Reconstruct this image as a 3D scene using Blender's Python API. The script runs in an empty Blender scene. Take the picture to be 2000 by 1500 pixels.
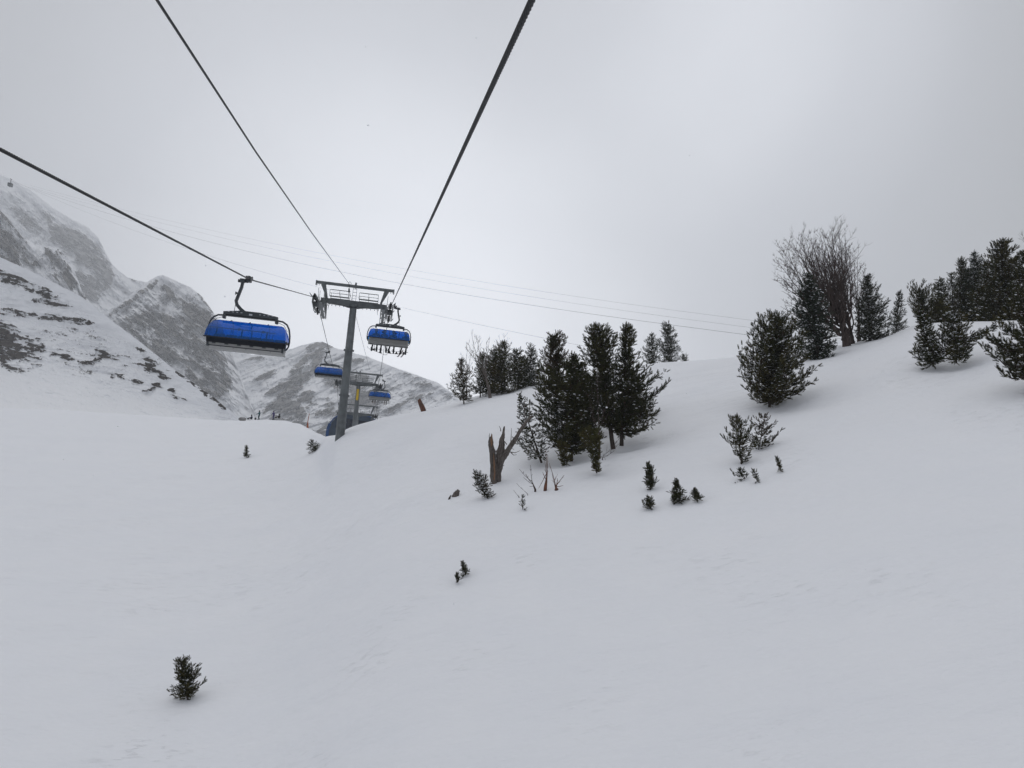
import bpy, bmesh, math, random
import numpy as np
from mathutils import Vector, Matrix

# ------------------------------------------------------------------ camera, sky, sun, exposure
SC = bpy.context.scene
COL = SC.collection
FPX = 1500.0                      # focal length for a 2000 px wide frame
PITCH, ROLL = math.radians(3.0), math.radians(5.3)
H = 12.0                          # eye height over the snow right below the chair
CAM = np.array([0.0, 0.0, H])
_r0 = np.array([1.0, 0, 0]); _f = np.array([0, math.cos(PITCH), math.sin(PITCH)])
_u0 = np.array([0, -math.sin(PITCH), math.cos(PITCH)])
_r = math.cos(ROLL) * _r0 + math.sin(ROLL) * _u0
_u = math.cos(ROLL) * _u0 - math.sin(ROLL) * _r0

cam_data = bpy.data.cameras.new("camera")
cam = bpy.data.objects.new("camera", cam_data); COL.objects.link(cam)
cam_data.sensor_fit = 'HORIZONTAL'; cam_data.sensor_width = 36.0
cam_data.lens = 36.0 * FPX / 2000.0
cam_data.clip_start = 0.1; cam_data.clip_end = 12000.0
cam.matrix_world = Matrix(((_r[0], _u[0], -_f[0], CAM[0]), (_r[1], _u[1], -_f[1], CAM[1]), (_r[2], _u[2], -_f[2], CAM[2]), (0, 0, 0, 1)))
SC.camera = cam

SUN_EL, SUN_AZ = math.radians(70), math.radians(-38)    # azimuth from +Y, clockwise positive
GLOW = np.array([-.140, .981, .102]); GLOW /= np.linalg.norm(GLOW)        # where the cloud is thinnest, low over the basin
GLOW2 = (_f + .46 * _r + .55 * _u); GLOW2 /= np.linalg.norm(GLOW2)             # a second, fainter break higher up
world = bpy.data.worlds.new("World"); SC.world = world; world.use_nodes = True
nt = world.node_tree; nt.nodes.clear()
def N(nt, typ, **kw):
    n = nt.nodes.new(typ)
    for k, v in kw.items():
        if k.startswith('i_'):
            key = k[2:]
            key = int(key) if key.isdigit() else key.replace('_', ' ')
            n.inputs[key].default_value = v
        else: setattr(n, k, v)
    return n
out = N(nt, 'ShaderNodeOutputWorld')
sky = N(nt, 'ShaderNodeTexSky', sky_type='NISHITA', sun_disc=False, sun_elevation=SUN_EL, sun_rotation=SUN_AZ, dust_density=5.0, air_density=1.2)
bg1 = N(nt, 'ShaderNodeBackground'); bg1.inputs[1].default_value = 0.06
nt.links.new(sky.outputs[0], bg1.inputs[0])
tc = N(nt, 'ShaderNodeTexCoord')
dot = N(nt, 'ShaderNodeVectorMath', operation='DOT_PRODUCT'); dot.inputs[1].default_value = tuple(GLOW)
nt.links.new(tc.outputs['Generated'], dot.inputs[0])
acs = N(nt, 'ShaderNodeMath', operation='ARCCOSINE', use_clamp=False)
nt.links.new(dot.outputs['Value'], acs.inputs[0])
nz = N(nt, 'ShaderNodeTexNoise', i_Scale=1.7, i_Detail=4.0, i_Roughness=0.5)
nt.links.new(tc.outputs['Generated'], nz.inputs['Vector'])
nm = N(nt, 'ShaderNodeMath', operation='MULTIPLY_ADD'); nm.inputs[1].default_value = 0.20; nm.inputs[2].default_value = -0.10
nt.links.new(nz.outputs[0], nm.inputs[0])
dot2 = N(nt, 'ShaderNodeVectorMath', operation='DOT_PRODUCT'); dot2.inputs[1].default_value = tuple(GLOW2)
nt.links.new(tc.outputs['Generated'], dot2.inputs[0])
ac2 = N(nt, 'ShaderNodeMath', operation='ARCCOSINE'); nt.links.new(dot2.outputs['Value'], ac2.inputs[0])
lb = N(nt, 'ShaderNodeMapRange', interpolation_type='SMOOTHSTEP'); lb.inputs[1].default_value = 0; lb.inputs[2].default_value = math.radians(25); lb.inputs[3].default_value = -.3; lb.inputs[4].default_value = 0
nt.links.new(ac2.outputs[0], lb.inputs[0])
a0 = N(nt, 'ShaderNodeMath', operation='ADD'); nt.links.new(acs.outputs[0], a0.inputs[0]); nt.links.new(lb.outputs[0], a0.inputs[1]); acs = a0
ad = N(nt, 'ShaderNodeMath', operation='ADD'); nt.links.new(acs.outputs[0], ad.inputs[0]); nt.links.new(nm.outputs[0], ad.inputs[1])
dv = N(nt, 'ShaderNodeMath', operation='DIVIDE'); dv.inputs[1].default_value = math.pi
nt.links.new(ad.outputs[0], dv.inputs[0])
rp = N(nt, 'ShaderNodeValToRGB'); nt.links.new(dv.outputs[0], rp.inputs[0])
els = rp.color_ramp.elements
stops = [(0, (1.25, 1.28, 1.35)), (8, (1.15, 1.18, 1.25)), (15, (.92, .945, 1.0)), (22, (.68, .70, .75)), (30, (.53, .545, .58)), (40, (.43, .44, .455)), (55, (.47, .48, .50)), (80, (.50, .515, .55)), (180, (.51, .525, .56))]
els[0].position = 0; els[0].color = (*stops[0][1], 1); els[1].position = 1; els[1].color = (*stops[-1][1], 1)
for a, c in stops[1:-1]:
    e = els.new(a / 180.0); e.color = (*c, 1)
bg2 = N(nt, 'ShaderNodeBackground'); bg2.inputs[1].default_value = 1.0
nt.links.new(rp.outputs[0], bg2.inputs[0])
mx = N(nt, 'ShaderNodeMixShader'); mx.inputs[0].default_value = 0.94
nt.links.new(bg1.outputs[0], mx.inputs[1]); nt.links.new(bg2.outputs[0], mx.inputs[2]); nt.links.new(mx.outputs[0], out.inputs[0])

sd = bpy.data.lights.new("sun", 'SUN'); sd.energy = 0.5; sd.angle = math.radians(70); sd.color = (1.0, .97, .93)
sun = bpy.data.objects.new("sun", sd); COL.objects.link(sun)
sdir = Vector((math.sin(SUN_AZ) * math.cos(SUN_EL), math.cos(SUN_AZ) * math.cos(SUN_EL), math.sin(SUN_EL)))
sun.rotation_euler = sdir.to_track_quat('Z', 'Y').to_euler()

SC.view_settings.view_transform = 'Standard'; SC.view_settings.look = 'None'
SC.view_settings.exposure = 0.07; SC.view_settings.gamma = 1.0
SC.cycles.use_denoising = True
SC.cycles.max_bounces = 6; SC.cycles.transparent_max_bounces = 8; SC.cycles.volume_bounces = 1

# ------------------------------------------------------------------ helpers
def ray(px, py):
    return _f + (px - 1000) / FPX * _r + (750 - py) / FPX * _u
def P(px, py, d):                      # pixel + distance along the view axis -> world point
    return CAM + d * ray(px, py)
def azt(px, py):                       # azimuth and tangent of elevation of a pixel
    d = ray(px, py); h = math.hypot(d[0], d[1])
    return math.atan2(d[0], d[1]), d[2] / h
def hash3(ix, iy, iz, seed):
    n = (ix.astype(np.int64) * 73856093) ^ (iy.astype(np.int64) * 19349663) ^ (iz.astype(np.int64) * 83492791) ^ (seed * 2654435761 & 0xffffffff)
    n = (n ^ (n >> 13)) * 1274126177 & 0xffffffff
    n = (n ^ (n >> 16)) * 2246822519 & 0xffffffff
    return ((n ^ (n >> 15)) & 0xffff) / 65535.0
def vnoise(x, y, z=None, seed=0):      # value noise 0..1
    x = np.asarray(x, float); y = np.asarray(y, float); z = np.zeros_like(x) if z is None else np.asarray(z, float)
    ix, iy, iz = np.floor(x), np.floor(y), np.floor(z)
    fx, fy, fz = x - ix, y - iy, z - iz
    fx, fy, fz = [f * f * f * (f * (f * 6 - 15) + 10) for f in (fx, fy, fz)]
    r = 0
    for a in (0, 1):
        for b in (0, 1):
            for c in (0, 1):
                w = (fx if a else 1 - fx) * (fy if b else 1 - fy) * (fz if c else 1 - fz)
                r = r + w * hash3(ix + a, iy + b, iz + c, seed)
    return r
def fbm(x, y, z=None, oct=4, seed=0, gain=.5, ridged=False):
    s = 0; a = 1.0; t = 0; k = 1.0
    for o in range(oct):
        n = vnoise(x * k, y * k, None if z is None else z * k, seed + o * 17)
        if ridged: n = 1 - np.abs(2 * n - 1)
        s = s + a * n; t += a; a *= gain; k *= 2.03
    return s / t
def sstep(a, b, x):
    t = np.clip((x - a) / (b - a), 0, 1); return t * t * (3 - 2 * t)

def mat(name, base, rough=.7, metal=0.0, spec=.3, vary=0.0, scale=3.0, base2=None, bump=0.0, bscale=20.0, attr=None, stretch=None):
    m = bpy.data.materials.new(name); m.use_nodes = True
    t = m.node_tree; b = t.nodes['Principled BSDF']
    b.inputs['Roughness'].default_value = rough; b.inputs['Metallic'].default_value = metal
    b.inputs['Specular IOR Level'].default_value = spec
    co = N(t, 'ShaderNodeTexCoord')
    vec = co.outputs['Object']
    if stretch:
        mp = N(t, 'ShaderNodeMapping'); mp.inputs['Scale'].default_value = stretch
        t.links.new(vec, mp.inputs['Vector']); vec = mp.outputs[0]
    nn = N(t, 'ShaderNodeTexNoise', i_Scale=scale, i_Detail=5.0, i_Roughness=.6); t.links.new(vec, nn.inputs['Vector'])
    mix = N(t, 'ShaderNodeMix', data_type='RGBA')
    b2 = base2 or tuple(c * (1 - vary) for c in base)
    mix.inputs[6].default_value = (*base, 1); mix.inputs[7].default_value = (*b2, 1)
    rr = N(t, 'ShaderNodeMapRange'); rr.inputs[1].default_value = .35; rr.inputs[2].default_value = .65
    t.links.new(nn.outputs[0], rr.inputs[0]); t.links.new(rr.outputs[0], mix.inputs[0])
    res = mix.outputs[2]
    if attr:
        at = N(t, 'ShaderNodeAttribute', attribute_name=attr)
        mu = N(t, 'ShaderNodeMix', data_type='RGBA', blend_type='MULTIPLY'); mu.inputs[0].default_value = 1
        t.links.new(res, mu.inputs[6]); t.links.new(at.outputs['Color'], mu.inputs[7]); res = mu.outputs[2]
    t.links.new(res, b.inputs['Base Color'])
    if bump:
        bn = N(t, 'ShaderNodeTexNoise', i_Scale=bscale, i_Detail=4.0); t.links.new(vec, bn.inputs['Vector'])
        bp = N(t, 'ShaderNodeBump', i_Strength=1.0, i_Distance=bump)
        t.links.new(bn.outputs[0], bp.inputs['Height']); t.links.new(bp.outputs[0], b.inputs['Normal'])
    return m

def tag(o, label=None, cat=None, group=None, kind=None):
    if label: o['label'] = label
    if cat: o['category'] = cat
    if group: o['group'] = group
    if kind: o['kind'] = kind
    return o
def mesh_np(name, V, F, m=None, parent=None, smooth=False, attrs=None):
    """V (n,3) array; F list/array of tris or quads"""
    me = bpy.data.meshes.new(name)
    V = np.asarray(V, np.float32)
    if isinstance(F, np.ndarray):
        k = F.shape[1]
        me.vertices.add(len(V)); me.vertices.foreach_set('co', V.ravel())
        me.loops.add(F.size); me.loops.foreach_set('vertex_index', F.astype(np.int32).ravel())
        me.polygons.add(len(F)); me.polygons.foreach_set('loop_start', np.arange(0, F.size, k, dtype=np.int32))
        me.update(calc_edges=True)
    else:
        me.from_pydata(V.tolist(), [], F); me.update()
    if smooth: me.polygons.foreach_set('use_smooth', np.ones(len(me.polygons), bool))
    if attrs:
        for an, av in attrs.items():
            av = np.asarray(av, np.float32)
            if av.ndim == 1:
                a = me.attributes.new(an, 'FLOAT', 'POINT'); a.data.foreach_set('value', av)
            else:
                a = me.color_attributes.new(an, 'FLOAT_COLOR', 'POINT')
                c4 = np.ones((len(av), 4), np.float32); c4[:, :3] = av; a.data.foreach_set('color', c4.ravel())
    o = bpy.data.objects.new(name, me); COL.objects.link(o)
    if m: me.materials.append(m)
    if parent: o.parent = parent
    return o
def empty(name, loc, rz=0.0):
    o = bpy.data.objects.new(name, None); COL.objects.link(o); o.location = tuple(loc); o.rotation_euler = (0, 0, rz)
    o.empty_display_size = .2; return o
def copy_tree(o, parent=None):
    c = o.copy(); COL.objects.link(c); c.parent = parent
    for ch in [x for x in o.children]: copy_tree(ch, c)
    return c

class MB:
    """collects shapes, links them as ONE mesh"""
    def __init__(s): s.V = []; s.F = []; s.n = 0
    def add(s, V, F):
        s.V.append(np.asarray(V, float)); s.F += [tuple(i + s.n for i in f) for f in F]; s.n += len(V)
    def box(s, c, size, rot=None, taper=1.0, bevel=0.0):
        x, y, z = [k / 2 for k in size]
        if bevel > 0:
            b = min(bevel, x * .9, y * .9, z * .9); bm = bmesh.new(); bmesh.ops.create_cube(bm, size=1)
            for v in bm.verts: v.co = Vector((v.co.x * 2 * x, v.co.y * 2 * y, v.co.z * 2 * z))
            bmesh.ops.bevel(bm, geom=bm.edges[:], offset=b, segments=2, affect='EDGES', profile=.5)
            V = np.array([v.co[:] for v in bm.verts]); bm.verts.index_update()
            F = [tuple(v.index for v in f.verts) for f in bm.faces]; bm.free()
        else:
            V = np.array([(-x, -y, -z), (x, -y, -z), (x, y, -z), (-x, y, -z), (-x * taper, -y * taper, z), (x * taper, -y * taper, z), (x * taper, y * taper, z), (-x * taper, y * taper, z)])
            F = [(0, 3, 2, 1), (4, 5, 6, 7), (0, 1, 5, 4), (1, 2, 6, 5), (2, 3, 7, 6), (3, 0, 4, 7)]
        if rot is not None: V = V @ np.array(rot).T
        s.add(V + np.array(c), F)
    def beam(s, a, b, w, h=None, w2=None, h2=None):     # rectangular bar between two points
        h = h or w; w2 = w2 or w; h2 = h2 or h
        a = np.array(a, float); b = np.array(b, float); d = b - a; L = np.linalg.norm(d); d /= L
        up = np.array([0, 0, 1.0]) if abs(d[2]) < .9 else np.array([0, 1.0, 0])
        sx = np.cross(d, up); sx /= np.linalg.norm(sx); sz = np.cross(sx, d)
        V = []
        for p, ww, hh in ((a, w, h), (b, w2, h2)):
            for i, j in ((-1, -1), (1, -1), (1, 1), (-1, 1)): V.append(p + sx * i * ww / 2 + sz * j * hh / 2)
        s.add(V, [(0, 1, 2, 3), (7, 6, 5, 4), (0, 4, 5, 1), (1, 5, 6, 2), (2, 6, 7, 3), (3, 7, 4, 0)])
    def tube(s, pts, rad, n=8, cap=True, jitter=0, rng=None):
        pts = np.asarray(pts, float); m = len(pts)
        rad = np.full(m, rad) if np.isscalar(rad) else np.asarray(rad, float)
        T = np.gradient(pts, axis=0); T /= np.maximum(np.linalg.norm(T, axis=1)[:, None], 1e-9)
        ref = np.array([0, 0, 1.0]) if abs(T[0][2]) < .9 else np.array([1.0, 0, 0])
        nx = np.cross(T[0], ref); nx /= np.linalg.norm(nx)
        V = []; an = np.linspace(0, 2 * math.pi, n, endpoint=False)
        for i in range(m):
            nx = nx - T[i] * np.dot(nx, T[i]); nx /= np.linalg.norm(nx); ny = np.cross(T[i], nx)
            rr = rad[i] * (1 + (rng.uniform(-jitter, jitter, n) if jitter else 0))
            V.append(pts[i] + (np.cos(an) * rr)[:, None] * nx + (np.sin(an) * rr)[:, None] * ny)
        V = np.concatenate(V)
        F = [(i * n + j, i * n + (j + 1) % n, (i + 1) * n + (j + 1) % n, (i + 1) * n + j) for i in range(m - 1) for j in range(n)]
        if cap: F.append(tuple(range(n - 1, -1, -1))); F.append(tuple((m - 1) * n + j for j in range(n)))
        s.add(V, F)
    def disc(s, c, axis, r, w, n=16):
        a = np.array(axis, float); a /= np.linalg.norm(a); c = np.array(c, float)
        s.tube([c - a * w / 2, c - a * w / 2 * .98, c, c + a * w / 2 * .98, c + a * w / 2], [r, r, r * .86, r, r], n)
    def sphere(s, c, r, sc=(1, 1, 1), n=8):
        V = [(0, 0, 1)]; F = []
        for i in range(1, n // 2 + 1):
            th = math.pi * i / (n // 2 + 1)
            for j in range(n): V.append((math.sin(th) * math.cos(2 * math.pi * j / n), math.sin(th) * math.sin(2 * math.pi * j / n), math.cos(th)))
        V.append((0, 0, -1)); k = n // 2
        for j in range(n): F.append((0, 1 + j, 1 + (j + 1) % n))
        for i in range(k - 1):
            for j in range(n): F.append((1 + i * n + j, 1 + (i + 1) * n + j, 1 + (i + 1) * n + (j + 1) % n, 1 + i * n + (j + 1) % n))
        for j in range(n): F.append((len(V) - 1, 1 + (k - 1) * n + (j + 1) % n, 1 + (k - 1) * n + j))
        s.add(np.array(V) * r * np.array(sc) + np.array(c), F)
    def prism(s, poly, axis, a, b):      # polygon (list of 2D) extruded along 'x','y' or 'z' from a to b
        n = len(poly); V = []
        for k in (a, b):
            for (p, q) in poly: V.append({'x': (k, p, q), 'y': (p, k, q), 'z': (p, q, k)}[axis])
        s.add(V, [tuple(range(n - 1, -1, -1)), tuple(range(n, 2 * n))] + [(i, (i + 1) % n, n + (i + 1) % n, n + i) for i in range(n)])
    def build(s, name, m, parent=None, smooth=False):
        o = mesh_np(name, np.concatenate(s.V), s.F, m, parent)
        bm = bmesh.new(); bm.from_mesh(o.data); bmesh.ops.recalc_face_normals(bm, faces=bm.faces[:]); bm.to_mesh(o.data); bm.free()
        if smooth:
            for p in o.data.polygons: p.use_smooth = True
            try: o.data.set_sharp_from_angle(angle=math.radians(40))
            except Exception: pass
        return o

# ------------------------------------------------------------------ materials
def snow_material():
    m = bpy.data.materials.new('snow'); m.use_nodes = True; t = m.node_tree; b = t.nodes['Principled BSDF']
    b.inputs['Roughness'].default_value = .75; b.inputs['Specular IOR Level'].default_value = .2
    co = N(t, 'ShaderNodeTexCoord')
    n1 = N(t, 'ShaderNodeTexNoise', i_Scale=.35, i_Detail=6.0, i_Roughness=.6); t.links.new(co.outputs['Object'], n1.inputs['Vector'])
    mix = N(t, 'ShaderNodeMix', data_type='RGBA'); mix.inputs[6].default_value = (.785, .805, .845, 1); mix.inputs[7].default_value = (.84, .85, .875, 1)
    t.links.new(n1.outputs[0], mix.inputs[0]); t.links.new(mix.outputs[2], b.inputs['Base Color'])
    mp = N(t, 'ShaderNodeMapping'); mp.inputs['Scale'].default_value = (.45, 1.3, 1.0); mp.inputs['Rotation'].default_value = (0, 0, math.radians(-28))
    t.links.new(co.outputs['Object'], mp.inputs['Vector'])
    n2 = N(t, 'ShaderNodeTexNoise', i_Scale=.8, i_Detail=7.0, i_Roughness=.55); t.links.new(mp.outputs[0], n2.inputs['Vector'])
    n3 = N(t, 'ShaderNodeTexNoise', i_Scale=3.2, i_Detail=6.0, i_Roughness=.65); t.links.new(mp.outputs[0], n3.inputs['Vector'])
    n3r = N(t, 'ShaderNodeMapRange', interpolation_type='SMOOTHSTEP'); n3r.inputs[1].default_value = .56; n3r.inputs[2].default_value = .66; t.links.new(n3.outputs[0], n3r.inputs[0])
    # wind lips only in patches
    n4 = N(t, 'ShaderNodeTexNoise', i_Scale=.16, i_Detail=2.0); t.links.new(co.outputs['Object'], n4.inputs['Vector'])
    r4 = N(t, 'ShaderNodeMapRange'); r4.inputs[1].default_value = .50; r4.inputs[2].default_value = .62; t.links.new(n4.outputs[0], r4.inputs[0])
    mm = N(t, 'ShaderNodeMath', operation='MULTIPLY'); t.links.new(n3r.outputs[0], mm.inputs[0]); t.links.new(r4.outputs[0], mm.inputs[1])
    b1 = N(t, 'ShaderNodeBump', i_Strength=1.0, i_Distance=.13); t.links.new(n2.outputs[0], b1.inputs['Height'])
    b2 = N(t, 'ShaderNodeBump', i_Strength=1.0, i_Distance=.011); t.links.new(mm.outputs[0], b2.inputs['Height']); t.links.new(b1.outputs[0], b2.inputs['Normal'])
    t.links.new(b2.outputs[0], b.inputs['Normal'])
    return m
M_SNOW = snow_material()
M_SNOWCAP = mat('snow_cap', (.80, .82, .86), .8, vary=.05, scale=8)
M_STEEL = mat('galvanised_steel', (.155, .17, .175), .5, .35, .4, vary=.35, scale=1.6, bump=.004, bscale=25)
M_STEELD = mat('dark_steel', (.035, .04, .045), .5, .3, .4, vary=.4, scale=4)
M_CHAIR = mat('chair_steel', (.06, .068, .075), .42, .4, .5, vary=.3, scale=3)
M_ROPE = mat('wire_rope', (.020, .021, .024), .5, .4, .35, vary=.5, scale=60)
M_RUBBER = mat('black_rubber', (.012, .012, .013), .6, vary=.3, scale=12)
M_SHELL = mat('grey_seat_shell', (.30, .30, .295), .45, vary=.15, scale=5)
M_CUSH = mat('black_upholstery', (.014, .015, .018), .65, vary=.3, scale=10)
M_YEL = mat('yellow_plate', (.62, .42, .03), .5, vary=.2, scale=8)
M_ORANGE = mat('faded_orange', (.45, .13, .05), .6, vary=.3, scale=6)
M_GLASS = mat('dark_station_glass', (.012, .02, .035), .15, 0, .6, vary=.3, scale=2)
M_CANOPY = mat('station_canopy', (.05, .075, .11), .35, .2, .5, vary=.25, scale=1.2)
M_NAVY = mat('station_blue_rim', (.02, .07, .2), .35, vary=.2, scale=3)
M_PLATE = mat('pale_number_plate', (.5, .52, .54), .5, vary=.1, scale=20)

def bubble_material():
    m = bpy.data.materials.new('blue_bubble'); m.use_nodes = True; t = m.node_tree; b = t.nodes['Principled BSDF']
    b.inputs['Roughness'].default_value = .12; b.inputs['Specular IOR Level'].default_value = .75
    co = N(t, 'ShaderNodeTexCoord'); nn = N(t, 'ShaderNodeTexNoise', i_Scale=2.5, i_Detail=4.0); t.links.new(co.outputs['Object'], nn.inputs['Vector'])
    mix = N(t, 'ShaderNodeMix', data_type='RGBA'); mix.inputs[6].default_value = (.002, .13, .48, 1); mix.inputs[7].default_value = (.003, .17, .60, 1)
    t.links.new(nn.outputs[0], mix.inputs[0]); t.links.new(mix.outputs[2], b.inputs['Base Color'])
    tr = N(t, 'ShaderNodeBsdfTransparent'); tr.inputs[0].default_value = (.012, .30, .76, 1)
    ms = N(t, 'ShaderNodeMixShader'); ms.inputs[0].default_value = .36
    o = t.nodes['Material Output']; t.links.new(tr.outputs[0], ms.inputs[1]); t.links.new(b.outputs[0], ms.inputs[2]); t.links.new(ms.outputs[0], o.inputs[0])
    return m
M_BUBBLE = bubble_material()
def rock_snow_material(name, rock1, rock2, nscale, na=.75):
    m = bpy.data.materials.new(name); m.use_nodes = True; t = m.node_tree; b = t.nodes['Principled BSDF']
    b.inputs['Roughness'].default_value = .85; b.inputs['Specular IOR Level'].default_value = .15
    co = N(t, 'ShaderNodeTexCoord'); n1 = N(t, 'ShaderNodeTexNoise', i_Scale=nscale, i_Detail=7.0, i_Roughness=.65); t.links.new(co.outputs['Object'], n1.inputs['Vector'])
    rk = N(t, 'ShaderNodeMix', data_type='RGBA'); rk.inputs[6].default_value = (*rock1, 1); rk.inputs[7].default_value = (*rock2, 1)
    mr0 = N(t, 'ShaderNodeMapRange'); mr0.inputs[1].default_value = .38; mr0.inputs[2].default_value = .62
    t.links.new(n1.outputs[0], mr0.inputs[0]); t.links.new(mr0.outputs[0], rk.inputs[0])
    at = N(t, 'ShaderNodeAttribute', attribute_name='rock')
    n2 = N(t, 'ShaderNodeTexNoise', i_Scale=nscale * 5, i_Detail=5.0, i_Roughness=.7); t.links.new(co.outputs['Object'], n2.inputs['Vector'])
    ma = N(t, 'ShaderNodeMath', operation='MULTIPLY_ADD'); ma.inputs[1].default_value = na; ma.inputs[2].default_value = -na / 2
    t.links.new(n2.outputs[0], ma.inputs[0])
    ad = N(t, 'ShaderNodeMath', operation='ADD'); t.links.new(at.outputs['Fac'], ad.inputs[0]); t.links.new(ma.outputs[0], ad.inputs[1])
    mr = N(t, 'ShaderNodeMapRange', interpolation_type='SMOOTHSTEP'); mr.inputs[1].default_value = .38; mr.inputs[2].default_value = .62; t.links.new(ad.outputs[0], mr.inputs[0])
    fin = N(t, 'ShaderNodeMix', data_type='RGBA'); fin.inputs[6].default_value = (.86, .87, .89, 1)
    t.links.new(mr.outputs[0], fin.inputs[0]); t.links.new(rk.outputs[2], fin.inputs[7]); t.links.new(fin.outputs[2], b.inputs['Base Color'])
    bp = N(t, 'ShaderNodeBump', i_Strength=.6, i_Distance=1.0 / nscale * .12); t.links.new(n2.outputs[0], bp.inputs['Height']); t.links.new(bp.outputs[0], b.inputs['Normal'])
    return m

# ------------------------------------------------------------------ the snow slope (one height field)
CREST = [(-260, 800, 200), (-120, 798, 198), (0, 797, 190), (100, 800, 186), (200, 806, 180), (300, 812, 174), (430, 821, 165), (475, 821, 158), (520, 819.5, 152), (560, 822, 150), (590, 831, 128), (615, 844, 100),
         (632, 852, 84), (645, 852, 74), (655, 849, 72), (668, 842, 72), (685, 834, 72), (700, 829, 72), (760, 812, 72), (830, 800, 72), (885, 786, 72), (945, 770, 72), (1000, 760, 72), (1030, 751, 72), (1060, 752, 72),
         (1110, 743, 72), (1180, 730, 72), (1255, 711, 72), (1300, 706, 72), (1340, 704, 71), (1420, 697, 70), (1480, 693, 68), (1560, 684, 66), (1640, 674, 64), (1680, 667, 63), (1720, 659, 62), (1760, 645, 62), (1785, 635, 62),
         (1830, 630, 62), (1900, 628, 61), (2000, 626, 60), (2150, 612, 58), (2300, 600, 56)]
_ca = np.array([azt(x, y)[0] for x, y, r in CREST]); _ct = np.array([azt(x, y)[1] for x, y, r in CREST]); _cR = np.array([float(r) for x, y, r in CREST])
_ca = np.concatenate([[-math.pi, -2.2, -1.3], _ca, [1.3, 2.2, math.pi]]); _ct = np.concatenate([[-.35, -.30, -.10], _ct, [.20, -.1, -.35]]); _cR = np.concatenate([[150, 170, 200], _cR, [60, 90, 150]])
_fine = np.linspace(-math.pi, math.pi, 14401)
def _smooth(v, k):
    w = np.hanning(k + 2)[1:-1]; w /= w.sum(); return np.convolve(np.pad(v, k // 2, mode='edge'), w, mode='valid')[:len(v)]
_ftw = _smooth(np.interp(_fine, _ca, _ct), 901); _fRw = _smooth(np.interp(_fine, _ca, _cR), 901)
_ft = _smooth(np.interp(_fine, _ca, _ct), 27); _fR = _smooth(np.interp(_fine, _ca, _cR), 91)
WELLS = []                             # hollows the wind scours around trunks: x, y, radius, depth
def ground_z(x, y, detail=True):
    x = np.asarray(x, float); y = np.asarray(y, float)
    ph = np.arctan2(x, y); r = np.hypot(x, y)
    R = np.interp(ph, _fine, _fR)
    wgt = sstep(.70, 1.0, r / R)
    tcr = np.interp(ph, _fine, _ft); tw = np.interp(ph, _fine, _ftw); Rw = np.interp(ph, _fine, _fRw)
    m = tcr + H / (.9 * R); c = (m - tcr) / (.4 * R); R0 = .8 * R
    q = np.maximum(r - R0, 0)
    smin = np.where(R > 110, -.16, -.30)
    qe = (m - smin) / (2 * c)          # where the falling slope becomes straight
    z = m * r - np.where(q < qe, c * q * q, c * qe * qe + (m - smin - 0) * (q - qe))
    zw = (tw + H / (.9 * Rw)) * r - (H / (.9 * Rw)) / (.4 * Rw) * np.maximum(np.minimum(r, Rw) - .8 * Rw, 0) ** 2
    z = z * wgt + zw * (1 - wgt)
    if detail:
        fade = sstep(3, 18, r)
        a = .62 * (fbm(x / 15, y / 11, oct=3, seed=5) - .5) + .20 * (fbm(x / 4.2 + .3 * y / 5, y / 2.6, oct=3, seed=9) - .5)
        k = np.clip((r - .86 * R) / (.2 * R), 0, 1); a = a * (1 - .55 * k)
        z = z + a * fade
    return z
def hit(px, py, dmax=190):             # where the ray of a pixel meets the snow
    d = ray(px, py); prev = 4.0
    s = np.linspace(8, dmax, 3000); pts = CAM + s[:, None] * d
    g = pts[:, 2] - ground_z(pts[:, 0], pts[:, 1])
    k = np.argmax(g < 0)
    if g[k] >= 0: return None, None
    a, b = s[k - 1], s[k]; t = g[k - 1] / (g[k - 1] - g[k]); dd = a + (b - a) * t
    return CAM + dd * d, dd
def base_at(px, py, depth=None):
    if depth is None:
        p, d = hit(px, py)
        if p is not None: return p, d
        depth = 68
    p = P(px, py, depth); zz = float(ground_z(p[0], p[1]))
    return np.array([p[0], p[1], p[2]]), depth

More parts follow.
